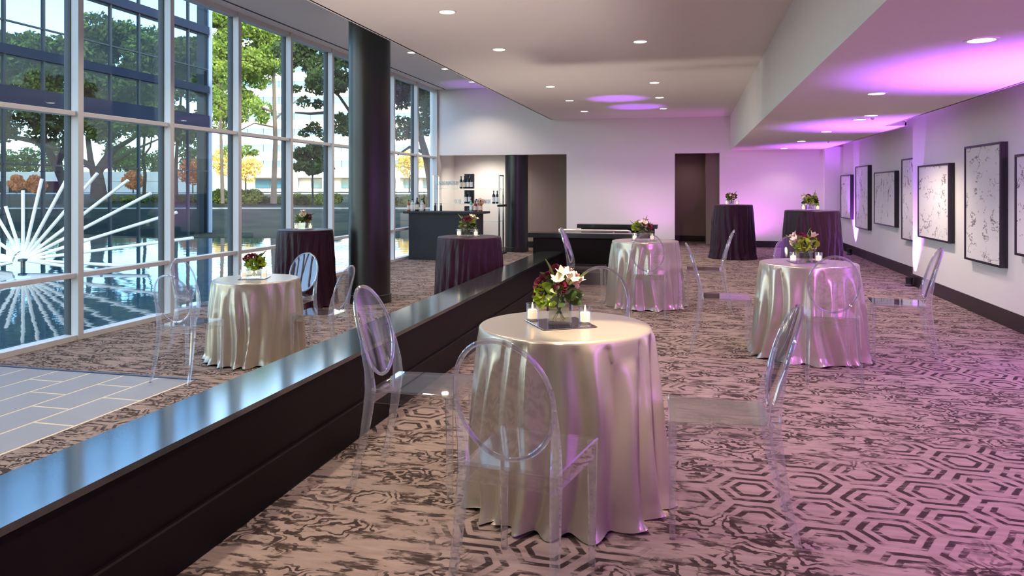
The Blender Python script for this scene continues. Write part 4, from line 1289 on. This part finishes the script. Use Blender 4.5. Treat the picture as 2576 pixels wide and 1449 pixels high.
for i, (px, y, r) in enumerate(((560, 405, 2.2), (618, 420, 2.6), (1030, 410, 2.4))):
    tree(['yellow tree left of the white office wing', 'yellow tree in front of the white office windows', 'golden tree seen through the far window corner'][i], px, 492, 100, [[(px, 492, 0, .12), (px, 460, 0, .1), (px, y, 0, .04)]],
         [(px, y - 14, 0, r * .6), (px - 14, y + 4, 0, r * .6), (px + 14, y, .3, r * .6), (px + 4, y + 22, 0, r * .5)], 1300, 0.22, 'leaves_yellow', seed=30 + i, group='autumn trees')
for i, (px, y, h) in enumerate(((70, 400, 60), (130, 388, 70), (290, 385, 60), (318, 395, 50), (345, 398, 45), (478, 385, 60), (400, 405, 40), (20, 405, 50))):
    tree('far hazy green tree, %s from the left on the skyline' % ['second', 'third', 'fourth', 'fifth', 'sixth', 'last', 'seventh', 'first'][i], px, 490, 165, [[(px, 490, 0, .3), (px, y, 0, .15)]],
         [(px, y - h * .2, 0, 2.2), (px - 10, y, 0, 2.0), (px + 10, y + 2, .3, 2.0), (px, y + h * .25, 0, 2.2), (px + 8, y + h * .45, 0, 1.8), (px - 8, y + h * .45, 0, 1.8)], 900, 0.42, 'leaves_pine', seed=40 + i, group='skyline trees')
# shrubs along the far bank
def shrub(label, px0, px1, ytop, d, m, seed, nl):
    pxm = (px0 + px1) / 2
    z0 = ground_z(d)
    t = lateral_thing('shrub', label, 'shrub', pxm, d, z0, 'shrubs along the far bank')
    w = (px1 - px0) / 1850 * d
    h = zat(ytop, d) - z0
    rg = random.Random(seed)
    n = max(3, int(w / 0.5))
    bl = [(-w / 2 + w * (i + 0.5) / n, rg.uniform(-.3, .3), h * rg.uniform(0.35, 0.6)) for i in range(n)]
    MB().tube([(0, 0, -0.05), (0, 0, h * 0.6)], 0.04, 6).build('stem', 'bark', t)
    link('foliage', np_mesh('foliage', leaves_np(bl, [h * rg.uniform(0.45, 0.62) for _ in bl], nl, 0.10, seed, 0.9), m), t, 'stuff')
shrub('long low hedge along the bank behind the sculpture tips', 275, 400, 490, 50, 'leaves_hedge', 1, 4000)
shrub('low hedge on the bank left of the white corner post', 405, 522, 491, 50, 'leaves_hedge', 2, 4000)
shrub('yellow green bush right of the white corner post', 536, 580, 476, 49, 'leaves_hedge', 3, 2500)
shrub('rounded dark bush left of the straight trunk', 602, 652, 474, 49, 'leaves_oak', 4, 3500)
shrub('low bush at the foot of the straight trunk', 655, 735, 495, 49, 'leaves_hedge', 5, 3000)
shrub('dark hedge behind the plum table by the windows', 738, 858, 488, 48, 'leaves_oak', 6, 4500)
shrub('hedge seen in the far window corner', 965, 1120, 490, 47, 'leaves_oak', 7, 4500)

# white office building
D = 150
ob = lateral_thing('office_building', 'white office building with blue ribbon windows behind the bright tree', 'building', 830, D, ground_z(D) - 0.3)
U = D / 1850
x0, x1 = (543 - 830) * U, (1125 - 830) * U
zb = ground_z(D) - 0.3
ZY = lambda y: zat(y, D) - zb
NF = 9
for k in range(NF + 1):   # spandrel bands, one per storey
    zl = ZY(447) if k == 0 else ZY(413 - 40 * (k - 1) - 9)
    zh = ZY(413 + 9 - 40 * k) if k < NF else ZY(413 - 40 * (k - 1) - 9) + 3.5
    B(x0, x1, 0, 18, zl, zh).build('spandrel', 'office_white', ob)
wbx = B(0.06, 3.14, 0.25, 0.45, ZY(422), ZY(404)).mesh('window', 'office_glass')
for k in range(NF):
    dz = 40 * k * U
    for i in range(int((x1 - x0) / 3.2)):
        link('window', wbx, ob, loc=(x0 + i * 3.2, 0, dz))
    B(x0, x1, 0.5, 17.5, ZY(422) + dz, ZY(404) + dz).build('core', 'office_glass', ob)
B(x0, x1, 3.0, 18, 0, ZY(447)).build('ground_wall', 'office_white', ob)
lw_ = B(0.05, 3.0, 2.7, 2.95, ZY(473), ZY(450)).mesh('window', 'lobby_glass')
for px in (548, 630, 668, 705, 773, 850, 960, 1010, 1060):
    link('window', lw_, ob, loc=((px - 830) * U, 0, 0))
for px in (545, 600, 742, 815, 905, 1000, 1100):
    B((px - 830) * U - 0.4, (px - 830) * U + 0.4, 0.2, 1.0, 0, ZY(447)).build('pillar', 'office_white', ob)
# low parking structure on the left
D2 = 120
pg = lateral_thing('parking_garage', 'low grey concrete garage with a dark opening at the left bank', 'building', 220, D2, ground_z(D2) - 0.3)
U2 = D2 / 1850
zc2 = lambda y: zat(y, D2) - (ground_z(D2) - 0.3)
B((-160 - 220) * U2, (515 - 220) * U2, 0, 20, zc2(456), zc2(432)).build('upper_wall', 'concrete', pg)
B((165 - 220) * U2, (515 - 220) * U2, 0.1, 20, 0, zc2(456)).build('lower_wall', 'concrete', pg)
B((-160 - 220) * U2, (165 - 220) * U2, 6, 20, 0, zc2(456)).build('dark_interior', 'garage_dark', pg)
for px in (-60, 10, 80, 160):
    B((px - 220) * U2 - 0.3, (px - 220) * U2 + 0.3, 0.1, 0.7, 0, zc2(456)).build('pillar', 'concrete', pg)
